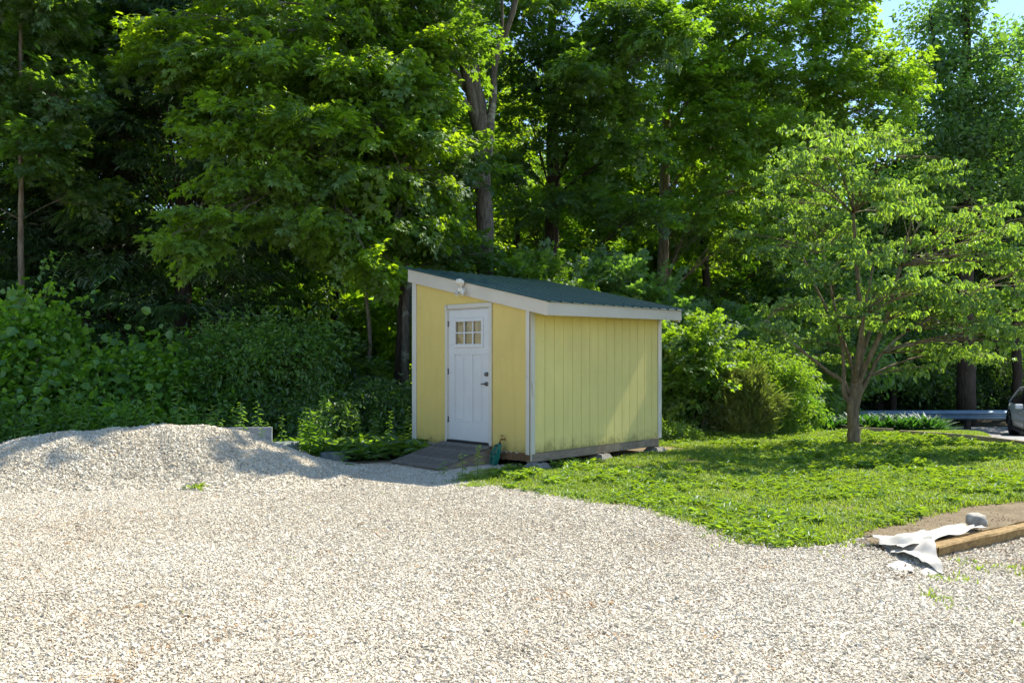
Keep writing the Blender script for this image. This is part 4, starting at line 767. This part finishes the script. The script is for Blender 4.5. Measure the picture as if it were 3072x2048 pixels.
make_tree("dogwood_tree", "small pale green dogwood with layered branches standing alone on the lawn", "tree", bd, stems, lob, 'dogwood', L_DOG, BARKG, 6, .43, rise=.1, flat=.3, limb_r=.02, twig=.0045, droop=-.05, fill=.6)

yb = 19.6; bb = gp(330, yb)
make_tree("maple_tree", "mid green maple whose sunlit tufts show high among the dark hemlocks at left", "tree", bb, [([bb-[0, 0, .1], P(335, 800, yb), P(325, 400, yb), P(330, 150, yb), P(330, -100, yb)], [.16, .14, .11, .08, .05])],
          [LB(250, 75, 17.6, .8, 50, rz=.4), LB(345, 80, 17.4, .7, 44, rz=.35), LB(180, 120, 17.8, .8, 46, rz=.4), LB(60, 40, 17, .9, 46, rz=.5), LB(110, 210, 17.6, .8, 36, rz=.35), LB(420, 150, 17.6, .7, 32, rz=.35), LB(250, 230, 18, .9, 36, rz=.4), LB(60, 330, 17.4, .8, 34, rz=.4), LB(330, 330, 18, .7, 28, rz=.35), LB(450, 20, 18, 1.0, 40, rz=.5), LB(250, -80, 19, 1.2, 40), LB(140, 520, 17.6, .8, 30, rz=.4), LB(400, 470, 18, .6, 24, rz=.3)], 'maple', L_MAPLE, BARKD, 14, .6)
# ------------------------------------------------------------------ HEMLOCKS AND OTHER DARK TREES AT LEFT
def conifer(px, Y, h, rb, seed, label, pmat=BARKD, tr=.18, zlow=1.2, dens=1):
    r = np.random.default_rng(seed); b = gp(px, Y); lob = []; z = zlow
    while z < h-1:
        rad = rb*(1-z/h)**.6+.3; nb = 5
        for i in range(nb):
            a = 2*math.pi*(i+r.random())/nb; q = rad*r.uniform(.45, .75); lob.append((b+[math.cos(a)*q, math.sin(a)*q, z+r.normal()*.15-.18*q], (rad*.42, rad*.42, .16), int(15*dens) if z < ztop(Y) else 9))
        z += r.uniform(.5, .75)
    return make_tree("hemlock_tree", label, "tree", b, [([b-[0, 0, .1], b+[.05, 0, h*.3], b+[-.05, .05, h*.7], b+[0, 0, h]], [tr, tr*.85, tr*.5, .03])], lob, 'hemlock', L_HEM, pmat, seed, .75, flat=.25, group="hemlocks at the dark left edge of the wood", droop=.12, limb_r=.018)
conifer(545, 17.8, 14, 2.6, 11, "dark hemlock left of the maple's hanging limbs, nearest the gravel heap")
conifer(250, 19, 15, 2.7, 12, "black green hemlock behind the broad leaved thicket at left")
conifer(-60, 18, 15, 2.6, 13, "dark hemlock partly cut off by the picture's left edge")
def dens(p, k):
    p = np.array(p); t = np.linspace(0, len(p)-1, k*len(p)); return np.stack([np.interp(t, range(len(p)), p[:, i]) for i in range(3)], 1)
def leafy(name, px, Y, h, rad, seed, label, group=None, kind='beech', lm=None, bm=None, tr=.14, zl=.22, nl=22, ns=40, sc=.7, lean=0, top=None, cat="tree", lr=.018):
    r = np.random.default_rng(seed); b = gp(px, Y); lob = []
    for i in range(nl):
        t = zl+(1-zl)*((i+r.random())/nl); q = rad*math.sin(math.pi*min(.98, .25+.75*(t-zl)/(1-zl)))**.6*r.uniform(.25, 1); a = i*2.4+r.random()
        lob.append((b+[math.cos(a)*q+lean*t*h, math.sin(a)*q, h*t], (rad*.38, rad*.38, rad*.24), ns))
    return make_tree(name, label, cat, b, [(dens([b-[0, 0, .1], b+[lean*.2*h+r.normal()*.1, 0, h*.3], b+[lean*.6*h+r.normal()*.15, .05, h*.65], b+[lean*h, 0, h]], 3), np.interp(np.linspace(0, 3, 12), range(4), [tr, tr*.85, tr*.55, .03]))], lob, kind, lm or L_DARK, bm or BARKD, seed, sc, group=group, limb_r=lr, rise=.35 if lr > .01 else .05)
leafy("young_beech", 62, 15.2, 9.5, 2.0, 21, "slender pale trunked tree above the thicket near the left edge", kind='maple', lm=L_DARK, bm=BARKP, tr=.062, zl=.47, nl=16, ns=36, sc=.6, lr=.008)
leafy("sapling", 1086, 17, 6.5, 1.3, 22, "thin sapling with bare lit trunk in the gap left of the shed", lm=L_MAPLE, bm=BARKP, tr=.05, zl=.5, nl=10, ns=30, sc=.5)
leafy("twin_trunk_tree", 1207, 17.6, 10, 2.2, 23, "brown leaning trunk just left of the shed's high corner", kind='maple', lm=L_DARK, bm=BARK, tr=.10, zl=.36, nl=16, ns=36, sc=.62, lean=-.035)
leafy("twin_trunk_tree", 1180, 18.1, 10, 2.2, 24, "darker thinner trunk beside the brown leaning one left of the shed", kind='maple', lm=L_DARK, bm=BARKD, tr=.085, zl=.4, nl=14, ns=34, sc=.62, lean=.02)
# trees deeper in the wood
deep = [(380, 24, 13, 3, 'maple', L_DARK), (760, 23, 14, 3, 'beech', L_DARK), (1000, 26, 14, 3.2, 'maple', L_MAPLE), (1330, 27, 14, 3.2, 'beech', L_MAPLE), (1560, 30, 13, 3.2, 'beech', L_MAPLE2), (1810, 31, 12, 3., 'maple', L_MAPLE), (2120, 29, 13, 3.4, 'maple', L_DARK), (2420, 31, 12, 3.4, 'oak', L_OAK), (90, 26, 14, 3.2, 'beech', L_DARK), (2640, 35, 9.5, 3, 'oak', L_OAK), (1460, 33, 12, 3.4, 'maple', L_MAPLE2), (1690, 35, 11, 3.4, 'beech', L_MAPLE2), (1950, 33, 12, 3.4, 'beech', L_MAPLE2), (2260, 33, 13, 3.6, 'maple', L_MAPLE), (860, 30, 13, 3.2, 'maple', L_MAPLE)]
lab = ["wood tree behind the dark hemlocks at left", "wood tree seen through the gaps between hemlock and maple limbs", "sunlit wood tree deep behind the maple's left limbs", "wood tree directly behind the forked maple trunk", "bright backlit tree deep in the wood between the two dark trunks", "backlit tree below the blue gap right of the dark trunk", "shadowy tree behind the bright maple's lower crown", "blue green tree behind the dogwood's top", "dim wood tree beyond the pale trunk at far left", "dark tree across the driveway left of the tall oak", "sunlit tree far back just right of the forked trunk", "sunlit tree far back right of the dark slim trunk", "sunlit tree far back behind the pale maple trunk", "leafy tree far back above the shed roof's right end", "sunlit tree far back seen under the maple's left limbs"]
for i, (px, Y, h, rad, kd, lm) in enumerate(deep):
    leafy("wood_tree", px, Y, h, rad, 100+i, lab[i], "trees deeper in the wood", kd, lm, BARKD, .17, .10, 28, 36, .75)
# dark shrubs and young trees under the canopy / across the road
def bush(name, label, px, Y, w, h, seed, kind, lm, ns=60, nl=12, sc=.45, group=None, dy=None, bm=None, zmin=.12, stemr=.018, flat=.9, outward=.9, cat="shrub", upb=.0):
    r = np.random.default_rng(seed); b = gp(px, Y); lob = []; st_ = []
    for i in range(nl):
        a = r.uniform(0, 2*math.pi); q = math.sqrt(r.random())*.72; t = r.uniform(zmin, .8)*(1-.45*q*q); lr = w*.30*r.uniform(.8, 1.2)
        lob.append((b+[math.cos(a)*q*w/2*1.15, math.sin(a)*q*(dy or w*.8)/2, h*t], (lr, lr*.8, min(lr*.8, h*.28)), ns))
    for i in range(6):
        a = 2*math.pi*i/6; e = b+[math.cos(a)*w*.2, math.sin(a)*w*.2, h*.6]; st_.append((curve(b+[math.cos(a)*.08, math.sin(a)*.08, -.05], e, .1, r, 5), np.linspace(stemr, stemr*.4, 5)))
    return make_tree(name, label, cat, b, st_, lob, kind, lm, bm or TWIG, seed, sc, flat=flat, group=group, outward=outward, droop=.05-upb, limb_r=.008, twig=.003, parts=('stems', 'foliage'))
bush("thicket_shrub", "broad leaved shrub overgrown with vines at the left edge behind the gravel heap", 110, 14.0, 3.0, 2.6, 201, 'round', L_VINE, 110, 16, .46, dy=1.6)
bush("thicket_shrub", "vine covered shrub with round leaves sloping down beside the taller one at left", 390, 14.0, 2.0, 1.75, 202, 'round', L_VINE, 90, 12, .46, dy=1.4)
bush("thicket_shrub", "dark dense shrub behind the right half of the gravel heap", 740, 15.2, 2.9, 2.75, 203, 'small', L_WEED, 80, 13, .5, dy=1.6)
bush("thicket_shrub", "low leafy shrub at the left foot of the thicket, just above the gravel", 70, 13.2, 1.8, 1.0, 204, 'round', L_VINE, 70, 9, .36, dy=.8)
bush("thicket_shrub", "round leaved low bush at the heap's crest between the tall weeds", 330, 13.2, 1.6, .85, 205, 'round', L_VINE, 60, 8, .34, dy=.7)
bush("understory_shrub", "airy shrub with speckled light in the gap between thicket and shed", 960, 16.8, 2.4, 2.0, 206, 'beech', L_DARK, 34, 12, .5)  # darker wood leaf, putting shade into the shrub's colour
bush("understory_shrub", "low dark shrub against the left end of the shed", 1140, 15.4, 2.2, 1.15, 207, 'small', L_DARK, 70, 10, .45)
bush("understory_shrub", "dark shrub in shade behind the low end of the grey sack", 900, 14.6, 1.8, 1.0, 208, 'small', L_DARK, 60, 9, .42)
bush("understory_tree", "dark leafy understory tree above the middle of the green roof", 1560, 18.2, 3.2, 4.4, 209, 'maple', L_DARK, 60, 13, .6, cat="young tree", zmin=.45)
bush("understory_tree", "shaded understory tree above the right end of the green roof", 1870, 19.5, 3.2, 4.6, 210, 'maple', L_OAK, 60, 13, .6, cat="young tree", zmin=.4)
bush("understory_tree", "shaded young tree between the roof's end and the dogwood crown", 2170, 22, 3.2, 4.4, 211, 'maple', L_OAK, 56, 11, .58, cat="young tree", zmin=.4)
bush("maple_sapling", "bright sunlit maple sapling right beside the shed's far end", 2090, 16.9, 2.3, 2.55, 212, 'maple', L_SHRUB, 62, 13, .46, zmin=.25)
bush("leafy_shrub", "rounded bright green shrub in the middle between shed and guardrail", 2290, 17.7, 2.0, 1.75, 213, 'small', L_SHRUB, 95, 14, .42, zmin=.1)
bush("leafy_shrub", "dark small shrub touching the left end of the guardrail", 2395, 18.4, .8, 1.1, 214, 'small', L_WEED, 60, 8, .36)
bush("broom_shrub", "wispy yellowish brown broom shrub in front of the rounded green shrub", 2210, 16.95, 1.5, 1.15, 215, 'needle', L_JUN, 120, 12, .5, zmin=.05, flat=1, outward=.35, upb=1.0)
bush("low_bush", "small sunny bush at the ground beside the shed's right corner", 2020, 15.6, .8, .38, 216, 'small', L_SHRUB, 40, 6, .22)
for i, (px, Y, w_, h_, kd, lm, lb_) in enumerate([(2500, 36, 5.6, 3.4, 'small', L_ROADSHADE, "dark undergrowth bush across the road behind the guardrail's left half"), (2760, 36, 5.6, 3.8, 'small', L_ROADSHADE, "dark bush across the road behind the guardrail's middle"), (3030, 36, 5.6, 3.6, 'small', L_ROADSHADE, "dark bush across the road behind the white car"), (2350, 26, 5, 4.2, 'beech', L_DARK, "dark bush behind the rounded green shrub"), (1750, 27, 6, 4.2, 'beech', L_DARK, "pale backlit bush low behind the shed roof"), (1280, 24, 4, 2.6, 'beech', L_MAPLE, "sunny bush deep in the wood just left of the shed"), (620, 22, 5, 3, 'small', L_DARK, "dim bush between the hemlock trunks"), (200, 22, 6, 3.5, 'small', L_DARK, "dim bush behind the left thicket")]):
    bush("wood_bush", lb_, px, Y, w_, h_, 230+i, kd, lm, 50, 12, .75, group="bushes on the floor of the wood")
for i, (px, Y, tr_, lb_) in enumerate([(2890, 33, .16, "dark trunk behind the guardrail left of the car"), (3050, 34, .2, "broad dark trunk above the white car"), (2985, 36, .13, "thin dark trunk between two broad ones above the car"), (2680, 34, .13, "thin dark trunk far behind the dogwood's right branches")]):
    leafy("roadside_tree", px, Y, 12, 2.6, 260+i, lb_, "trees across the driveway", 'oak', L_ROADSHADE, BARKD, tr_, .45, 14, 24, .85)
# far wood as one mass
g = G(); r = np.random.default_rng(77)
for i in range(330):
    x = r.uniform(-40, 46); y = r.uniform(40, 60); h_ = r.uniform(2, 6) if r.random() < .45 else r.uniform(6, 11); ns = 26; d = r.normal(size=(ns, 3)); d /= np.linalg.norm(d, axis=1)[:, None]
    put_sprays(g, SP['coarse'], np.array([x, y, gz_(x, y)+h_*.6])+d*[2.2, 1.4, h_*.55], d+[0, 0, .2], np.full(ns, 1.5), r)
o = g.build("far_wood", L_MAPLE2); o["kind"] = "stuff"  # bright leaf colour puts a sunlit look into the far wood

# ------------------------------------------------------------------ WEEDS
def weed_mesh(h, seed, nl=26, ll=.12, lean=.1, seedhead=False, mat=None):
    r = np.random.default_rng(seed); g = G(); a = r.uniform(0, 6.28); tip = np.array([math.cos(a)*lean*h, math.sin(a)*lean*h, h]); pts = curve((0, 0, -.03), tip, .0, r, 7, .03, (0, 0, 1)); g.tube(pts, np.linspace(.006, .0025, 7), 4, mi=1)
    acc = [[], [], [], 0]
    for i in range(nl):
        t = .12+.88*(i+.5)/nl; q = np.array([np.interp(t, np.linspace(0, 1, 7), pts[:, k]) for k in range(3)]); place(acc, LNW, q, i*2.4+r.normal()*.3, r.uniform(-.3, .55), r.normal()*.3, ll*(1.25-.75*t)*r.uniform(.8, 1.2), np.clip(.25+.6*t+r.normal()*.1, 0, 1))
    if seedhead:
        for i in range(26):
            t = r.uniform(.0, 1); place(acc, LN, tip+[r.normal()*.012, r.normal()*.012, -.16*t], r.uniform(0, 6.28), r.uniform(.2, 1.3), 0, .035, 1)
    V, F, tt = fin(acc); g.add(V, F, tt); return g
LNW = leaf_oval(.2, .05, .28)
WV = [weed_mesh(1.0, 300+i, 30, .15, r_) for i, r_ in enumerate((.05, .12, .18, .1, .22))]
WM = []
def put_weed(name, pos, h, rz, label, group, i, gm=None):
    key = i % len(WV)
    if len(WM) <= key or WM[key] is None:
        while len(WM) <= key: WM.append(None)
        o = (gm or WV[key]).build(name, [L_WEED, STEM]); WM[key] = o
    else: o = WM[key].copy(); COL.objects.link(o); o.name = name
    o.location = pos; o.rotation_euler = (0, 0, rz); o.scale = (h, h, h); tag(o, label, "weed", group); return o
r = np.random.default_rng(55)
for i in range(46):
    px = 5+i*17.5+r.normal()*10; Y = r.uniform(12.35, 12.95); p = gp(px, Y); p[2] += float(pile_h(p[0], p[1])); h_ = r.uniform(.6, 1.15)*(1.05 if px < 560 else .85)
    put_weed("tall_weed", p, h_, r.uniform(0, 6.28), "tall dark green weed with narrow leaves in the row behind the gravel heap", "tall weeds behind the gravel heap", i)
for i in range(20):
    px = 850+i*20+r.normal()*8; Y = r.uniform(12.9, 14.4); p = gp(px, Y)
    if px > 1235: continue
    put_weed("shade_weed", p, r.uniform(.45, .85), r.uniform(0, 6.28), "dark narrow leaved weed in the shade left of the shed", "weeds in the shade left of the shed", i)
cl = thing("tall_weed_clump", gp(940, 12.6), "brightest tall weed clump with drooping leaves between grey sack and flat slab", "weed")
for k in range(5):
    gg = weed_mesh([1.0, .85, .7, .8, .6][k], 400+k, 34, .19, .12, k == 0); b_ = WLOC[cl.name]+[r.normal()*.09, r.normal()*.06, 0]; gg.v = [v+b_ for v in gg.v]; gg.build("weed_stem", [L_WEED, STEM], cl)
def one_weed(name, px, py, h, seed, label, nl, ll, lean, sh, mat=L_GRASS):
    p = hit(px, py); gg = weed_mesh(h, seed, nl, ll, lean, sh); o = gg.build(name, [mat, STEM]); o.location = p; tag(o, label, "weed")
one_weed("ramp_weed", 1432, 1440, .46, 501, "tall pale weed with a curled seed head, in sun before the ramp", 20, .10, .04, True)
one_weed("ramp_weed", 1386, 1432, .33, 502, "short leafy green weed left of the pale seed headed weed by the ramp", 10, .13, .08, False)
one_weed("ramp_weed", 1330, 1424, .16, 503, "tiny grassy weed at the low right corner of the ramp", 9, .12, .1, False, L_WEED)
one_weed("shed_weed", 1622, 1398, .26, 504, "thin pale weed in front of the shed's front corner block", 12, .09, .1, True)
one_weed("pile_weed", 1030, 1400, .42, 505, "thin light green weed hanging over the right foot of the gravel heap", 12, .17, .25, False, L_WEED)
one_weed("lawn_seedling", 2602, 1318, .30, 506, "leafy sucker growing right beside the dogwood trunk", 16, .13, .1, False)
one_weed("gold_weed", 512, 1290, .85, 507, "single bright yellow green weed spike standing among the dark weeds", 22, .12, .03, True)
for nm, px, py, s_, lb_ in (("gravel_tuft", 598, 1468, 1.2, "bright green tuft growing on the front slope of the gravel heap"), ("gravel_tuft", 1150, 1486, .6, "tiny yellow green tuft alone in the sunny gravel before the ramp")):
    q = hit(px, py); q[2] += float(pile_h(q[0], q[1])); Yq = q[1]
    if px < 700: Yq = 9.85; q = np.array([(px-1536)/FPX*Yq, Yq, float(terrain(0, Yq)+pile_h((px-1536)/FPX*Yq, Yq))])
    acc = [[], [], [], 0]
    for i in range(40): place(acc, LN, q+[r.normal()*.05*s_, r.normal()*.04*s_, 0], r.uniform(0, 6.28), r.uniform(.1, 1.1), 0, .08*s_, r.random())
    V_, F_, T_ = fin(acc); g = G(); g.add(V_, F_, T_); tag(g.build(nm, L_GRASS, None, q), lb_, "weed")
# vine shoot rising above the thicket
vs = thing("vine_shoot", gp(170, 13), "curling vine shoot rising above the round leaved thicket at left", "vine")
g = G(); lg = G(); r2 = np.random.default_rng(8)
for pts in ([P(120, 930, 13), P(150, 850, 12.9), P(172, 800, 12.9), P(190, 765, 12.9), P(225, 752, 12.9)], [P(120, 850, 13), P(125, 800, 12.9), P(150, 765, 12.9), P(180, 755, 12.9)], [P(180, 880, 13), P(205, 860, 12.9), P(225, 838, 12.9)], [P(240, 920, 13), P(290, 860, 12.9), P(350, 810, 12.9)]):
    pts = np.array(pts); t = np.linspace(0, 1, 14); pp = np.stack([np.interp(t, np.linspace(0, 1, len(pts)), pts[:, i]) for i in range(3)], 1); pp[1:-1] = (pp[:-2]+pp[1:-1]*2+pp[2:])/4; g.tube(pp, np.linspace(.008, .003, 14), 4)
    acc = [[], [], [], 0]
    for i in range(16): q = pp[r2.integers(0, 11)]; place(acc, RD, q+r2.normal(size=3)*.03, r2.uniform(0, 6.28), r2.uniform(-1, .3), r2.normal()*.5, .085*(1.2-.04*i), r2.random())
    V_, F_, T_ = fin(acc); lg.add(V_, F_, T_)
g.build("vine_stem", STEM, vs); lg.build("vine_leaves", L_VINE, vs)
# daylilies by the driveway
lm_ = []
for k in range(3):
    r2 = np.random.default_rng(600+k); acc = [[], [], [], 0]; BL = leaf_blade()
    for i in range(120):
        a = r2.uniform(0, 6.28); q = r2.uniform(0, .22); place(acc, BL, (math.cos(a)*q, math.sin(a)*q, -.03), a+r2.normal()*.4, r2.uniform(.5, 1.35), r2.normal()*.3, r2.uniform(.5, .85), r2.random())
    lm_.append(fin(acc))
lo = []
for i in range(18):
    px = 2455+i*20.5; Y = 20.4-.045*i+(.5 if i % 2 else 0); p = gp(px, Y)
    if len(lo) < 3:
        V_, F_, T_ = lm_[len(lo)]; g = G(); bld = V_.copy(); w_ = bld; g.add(w_, F_, T_); o = g.build("daylily_clump", L_LILY); lo.append(o)
    else: o = lo[i % 3].copy(); COL.objects.link(o)
    sc = r.uniform(.85, 1.1); o.location = p; o.rotation_euler = (0, 0, r.uniform(0, 6.28)); o.scale = (sc*.95, sc*.95, sc*.74); tag(o, "arching grassy daylily clump in the bed between dogwood and driveway", "daylily", "daylilies by the driveway")

# ------------------------------------------------------------------ LAWN
def tufts(g, xs_, ys_, hgt, nb, r, wid=.006, spread=.03, lean=.5):
    k = len(xs_)*nb; bx = np.repeat(xs_, nb)+r.normal(size=k)*spread; by = np.repeat(ys_, nb)+r.normal(size=k)*spread; bz = terrain(bx, by); a = r.uniform(0, 2*np.pi, k); h = np.repeat(hgt, nb)*r.uniform(.5, 1.2, k); ln = np.abs(r.normal(size=k))*lean*h
    dx, dy = np.cos(a), np.sin(a); w = wid*r.uniform(.7, 1.4, k); base = np.stack([bx, by, bz-.005], 1); side = np.stack([-dy, dx, np.zeros(k)], 1)*w[:, None]; dr = np.stack([dx, dy, np.zeros(k)], 1)
    mid = base+dr*(ln*.35)[:, None]+np.array([0, 0, 1])*(h*.6)[:, None]; tip = base+dr*ln[:, None]+np.array([0, 0, 1])*(h*(1-.25*np.minimum(ln/h, 1.4)))[:, None]
    V = np.stack([base-side, base+side, mid-side*.8, mid+side*.8, tip-side*.1, tip+side*.1], 1); F = np.array([[0, 1, 3, 2], [2, 3, 5, 4]])
    g.add(V.reshape(-1, 3), (F[None]+np.arange(k)[:, None, None]*6).reshape(-1, 4), np.repeat(np.clip(np.repeat(r.random(len(xs_)), nb)*.6+r.random(k)*.4, 0, 1), 6))
r = np.random.default_rng(9)
STRIP = [(6.6, 17.6), (7.4, 17.3), (8.1, 16.65), (8.5, 15.8), (8.9, 15.4), (9.85, 17.15), (10.5, 18.4), (10.6, 19.3), (9.0, 19.3), (7.5, 18.8)]
n = 85000; x = r.uniform(-1.5, 10, n); y = r.uniform(5.8, 17.6, n); wob = .3*(vnoise(x, y, .5, 3)-.5)+.2*(vnoise(x, y, .15, 5)-.5)+r.normal(0, .11, n)*(r.random(n) < .4); k = inpoly(x+wob, y+wob, LAWN)
dn = .75*vnoise(x, y, .9, 21)+.45*vnoise(x, y, .25, 22); bare = sstep(.55, 1.3, (x-2.3)*.42-(y-7.9)*.34)*sstep(12, 9, y); shedd = (x-.253)*math.sin(YAW)-(y-11.716)*math.cos(YAW); shedstrip = np.clip(1-(shedd-.1)/.5, 0, 1)*(y < 14.6)
k &= dn > .28+.62*bare+.2*shedstrip; k &= np.hypot(x-bd[0], (y-bd[1]+.1)*1.5) > .33+.2*r.random(n)
k &= ~((((x-.253)*SD[0]+(y-11.716)*SD[1]) > -.02) & (((x-.253)*DD[0]+(y-11.716)*DD[1]) > .05) & (y < 14.3) & (x < 2.6))
x, y = x[k], y[k]; g = G(); tufts(g, x, y, (.025+.05*vnoise(x, y, .5, 31)+.03*r.random(len(x)))*(.55+.45*np.clip((dn[k]-.3)*2, 0, 1)), 6, r, lean=.8)
n = 14000; xs2 = r.uniform(6.5, 11, n); ys2 = r.uniform(15.3, 20, n); k = inpoly(xs2, ys2, STRIP); tufts(g, xs2[k], ys2[k], np.full(k.sum(), .05), 6, r)
n = 1500; xs2 = r.uniform(2.5, 5.4, n); ys2 = r.uniform(4.6, 7.2, n); k = vnoise(xs2, ys2, .35, 41) > .66; tufts(g, xs2[k], ys2[k], np.full(k.sum(), .055), 4, r, spread=.03)
n = 500; xs2 = r.uniform(-4, 4, n); ys2 = r.uniform(5, 9.3, n); k = vnoise(xs2, ys2, .3, 43) > .74; tufts(g, xs2[k], ys2[k], np.full(k.sum(), .04), 3, r, spread=.02)
o = g.build("lawn_grass", L_GRASS); o["kind"] = "stuff"
g = G(); n = 17000; xs2 = r.uniform(-1, 10, n); ys2 = r.uniform(6.3, 17.3, n); k = inpoly(xs2, ys2, LAWN); bare = sstep(.55, 1.3, (xs2-2.3)*.42-(ys2-7.9)*.34)*sstep(12, 9, ys2); k &= vnoise(xs2, ys2, .8, 51)*.7+.4*vnoise(xs2, ys2, .25, 52) > .5+.5*bare+.22*np.clip(1-((xs2-.253)*math.sin(YAW)-(ys2-11.716)*math.cos(YAW)-.15)/.5, 0, 1)*(ys2 < 14.6)
k &= ~((((xs2-.253)*SD[0]+(ys2-11.716)*SD[1]) > -.02) & (((xs2-.253)*DD[0]+(ys2-11.716)*DD[1]) > .02) & (ys2 < 14.3) & (xs2 < 2.6))
xs2, ys2 = xs2[k], ys2[k]; pv = []
for s_ in range(5):
    r2 = np.random.default_rng(700+s_); acc = [[], [], [], 0]
    for i in range(13): place(acc, leaf_oval(.32, .06, .3), (r2.normal()*.02, r2.normal()*.02, .02+.09*r2.random()), i*2.4, r2.uniform(-.1, .8), r2.normal()*.3, r2.uniform(.07, .13), r2.random())
    pv.append(fin(acc))
kk = len(xs2); a = r.uniform(0, 2*np.pi, kk); put_sprays(g, pv, np.stack([xs2, ys2, terrain(xs2, ys2)], 1), np.stack([np.cos(a), np.sin(a), np.zeros(kk)], 1), r.uniform(.35, .8, kk)*(.75+.5*vnoise(xs2, ys2, 1.2, 60)), r, roll=.1)
o = g.build("lawn_weeds", L_WEEDL := leafmat("lawn_weed_leaf", (.075, .17, .013), (.18, .31, .03), (.42, .62, .018), .42, .06)); o["kind"] = "stuff"
# ground cover in the wood edge
g = G(); n = 6000; xs2 = r.uniform(-9, 3.5, n); ys2 = r.uniform(12.6, 17, n); k = (ys2 > 12.7+.2*np.sin(xs2*3)) & (xs2 < -1.3+np.clip(ys2-14, 0, 5)*1.2) & (pile_h(xs2, ys2) < .2); xs2, ys2 = xs2[k], ys2[k]; kk = len(xs2); a = r.uniform(0, 2*np.pi, kk)
put_sprays(g, pv, np.stack([xs2, ys2, terrain(xs2, ys2)+pile_h(xs2, ys2)], 1), np.stack([np.cos(a), np.sin(a), np.zeros(kk)], 1), r.uniform(1, 2.2, kk), r, roll=.1); o = g.build("undergrowth", L_DARK); o["kind"] = "stuff"  # dark leaf colour stands in for shade over the ground cover
# dry leaves and twigs
g = G(); n = 900; xs2 = r.uniform(2.5, 5.2, n); ys2 = r.uniform(5.8, 8.2, n); k = r.random(n) < .35+.65*np.exp(-((xs2-3.7)-(ys2-6.7)*1.5)**2*3); xs2, ys2 = xs2[k], ys2[k]; kk = len(xs2); acc = [[], [], [], 0]
for i in range(6): place(acc, OV, (r.normal()*.05, r.normal()*.05, .012), r.uniform(0, 6), r.uniform(-.1, .3), r.normal()*.4, .026, r.random())
a = r.uniform(0, 2*np.pi, kk); put_sprays(g, [fin(acc)], np.stack([xs2, ys2, terrain(xs2, ys2)], 1), np.stack([np.cos(a), np.sin(a), np.zeros(kk)], 1), r.uniform(.5, 1, kk), r); o = g.build("dry_leaf_litter", leafmat("dry_leaf", (.09, .045, .02), (.28, .16, .08), (.2, .1, .04), .2, .03)); o["kind"] = "stuff"

# ================================================================== LIGHT
SAZ, SEL = 42.0, 50.0
sv = Vector((math.cos(R(SAZ))*math.cos(R(SEL)), math.sin(R(SAZ))*math.cos(R(SEL)), math.sin(R(SEL))))
sl_ = bpy.data.lights.new("sun", 'SUN'); sl_.energy = 5.0; sl_.angle = R(.53); sl_.color = (1, .94, .80); so = bpy.data.objects.new("sun", sl_); COL.objects.link(so); so.rotation_euler = sv.to_track_quat('Z', 'Y').to_euler()
w = bpy.data.worlds.new("World"); SC.world = w; w.use_nodes = True; nt = w.node_tree; nt.nodes.clear()
sk = nt.nodes.new('ShaderNodeTexSky'); sk.sky_type = 'NISHITA'; sk.sun_disc = False; sk.sun_elevation = R(SEL); sk.sun_rotation = R(90-SAZ); sk.air_density = 1.0; sk.dust_density = .05
bg = nt.nodes.new('ShaderNodeBackground'); bg.inputs['Strength'].default_value = .13; ou = nt.nodes.new('ShaderNodeOutputWorld'); sk.ozone_density = 1.5; hs = nt.nodes.new('ShaderNodeHueSaturation'); hs.inputs['Saturation'].default_value = 1.03; nt.links.new(sk.outputs[0], hs.inputs['Color']); nt.links.new(hs.outputs[0], bg.inputs[0]); nt.links.new(bg.outputs[0], ou.inputs[0])
SC.view_settings.view_transform = 'Standard'; SC.view_settings.look = 'None'; SC.view_settings.exposure = 1.0; SC.view_settings.gamma = 1
SC.render.engine = 'CYCLES'; SC.cycles.max_bounces = 7; SC.cycles.diffuse_bounces = 3; SC.cycles.glossy_bounces = 3; SC.cycles.transmission_bounces = 4; SC.cycles.transparent_max_bounces = 6; SC.cycles.caustics_reflective = False; SC.cycles.caustics_refractive = False
SC.cycles.use_denoising = True; SC.cycles.use_adaptive_sampling = True; SC.cycles.adaptive_threshold = .02
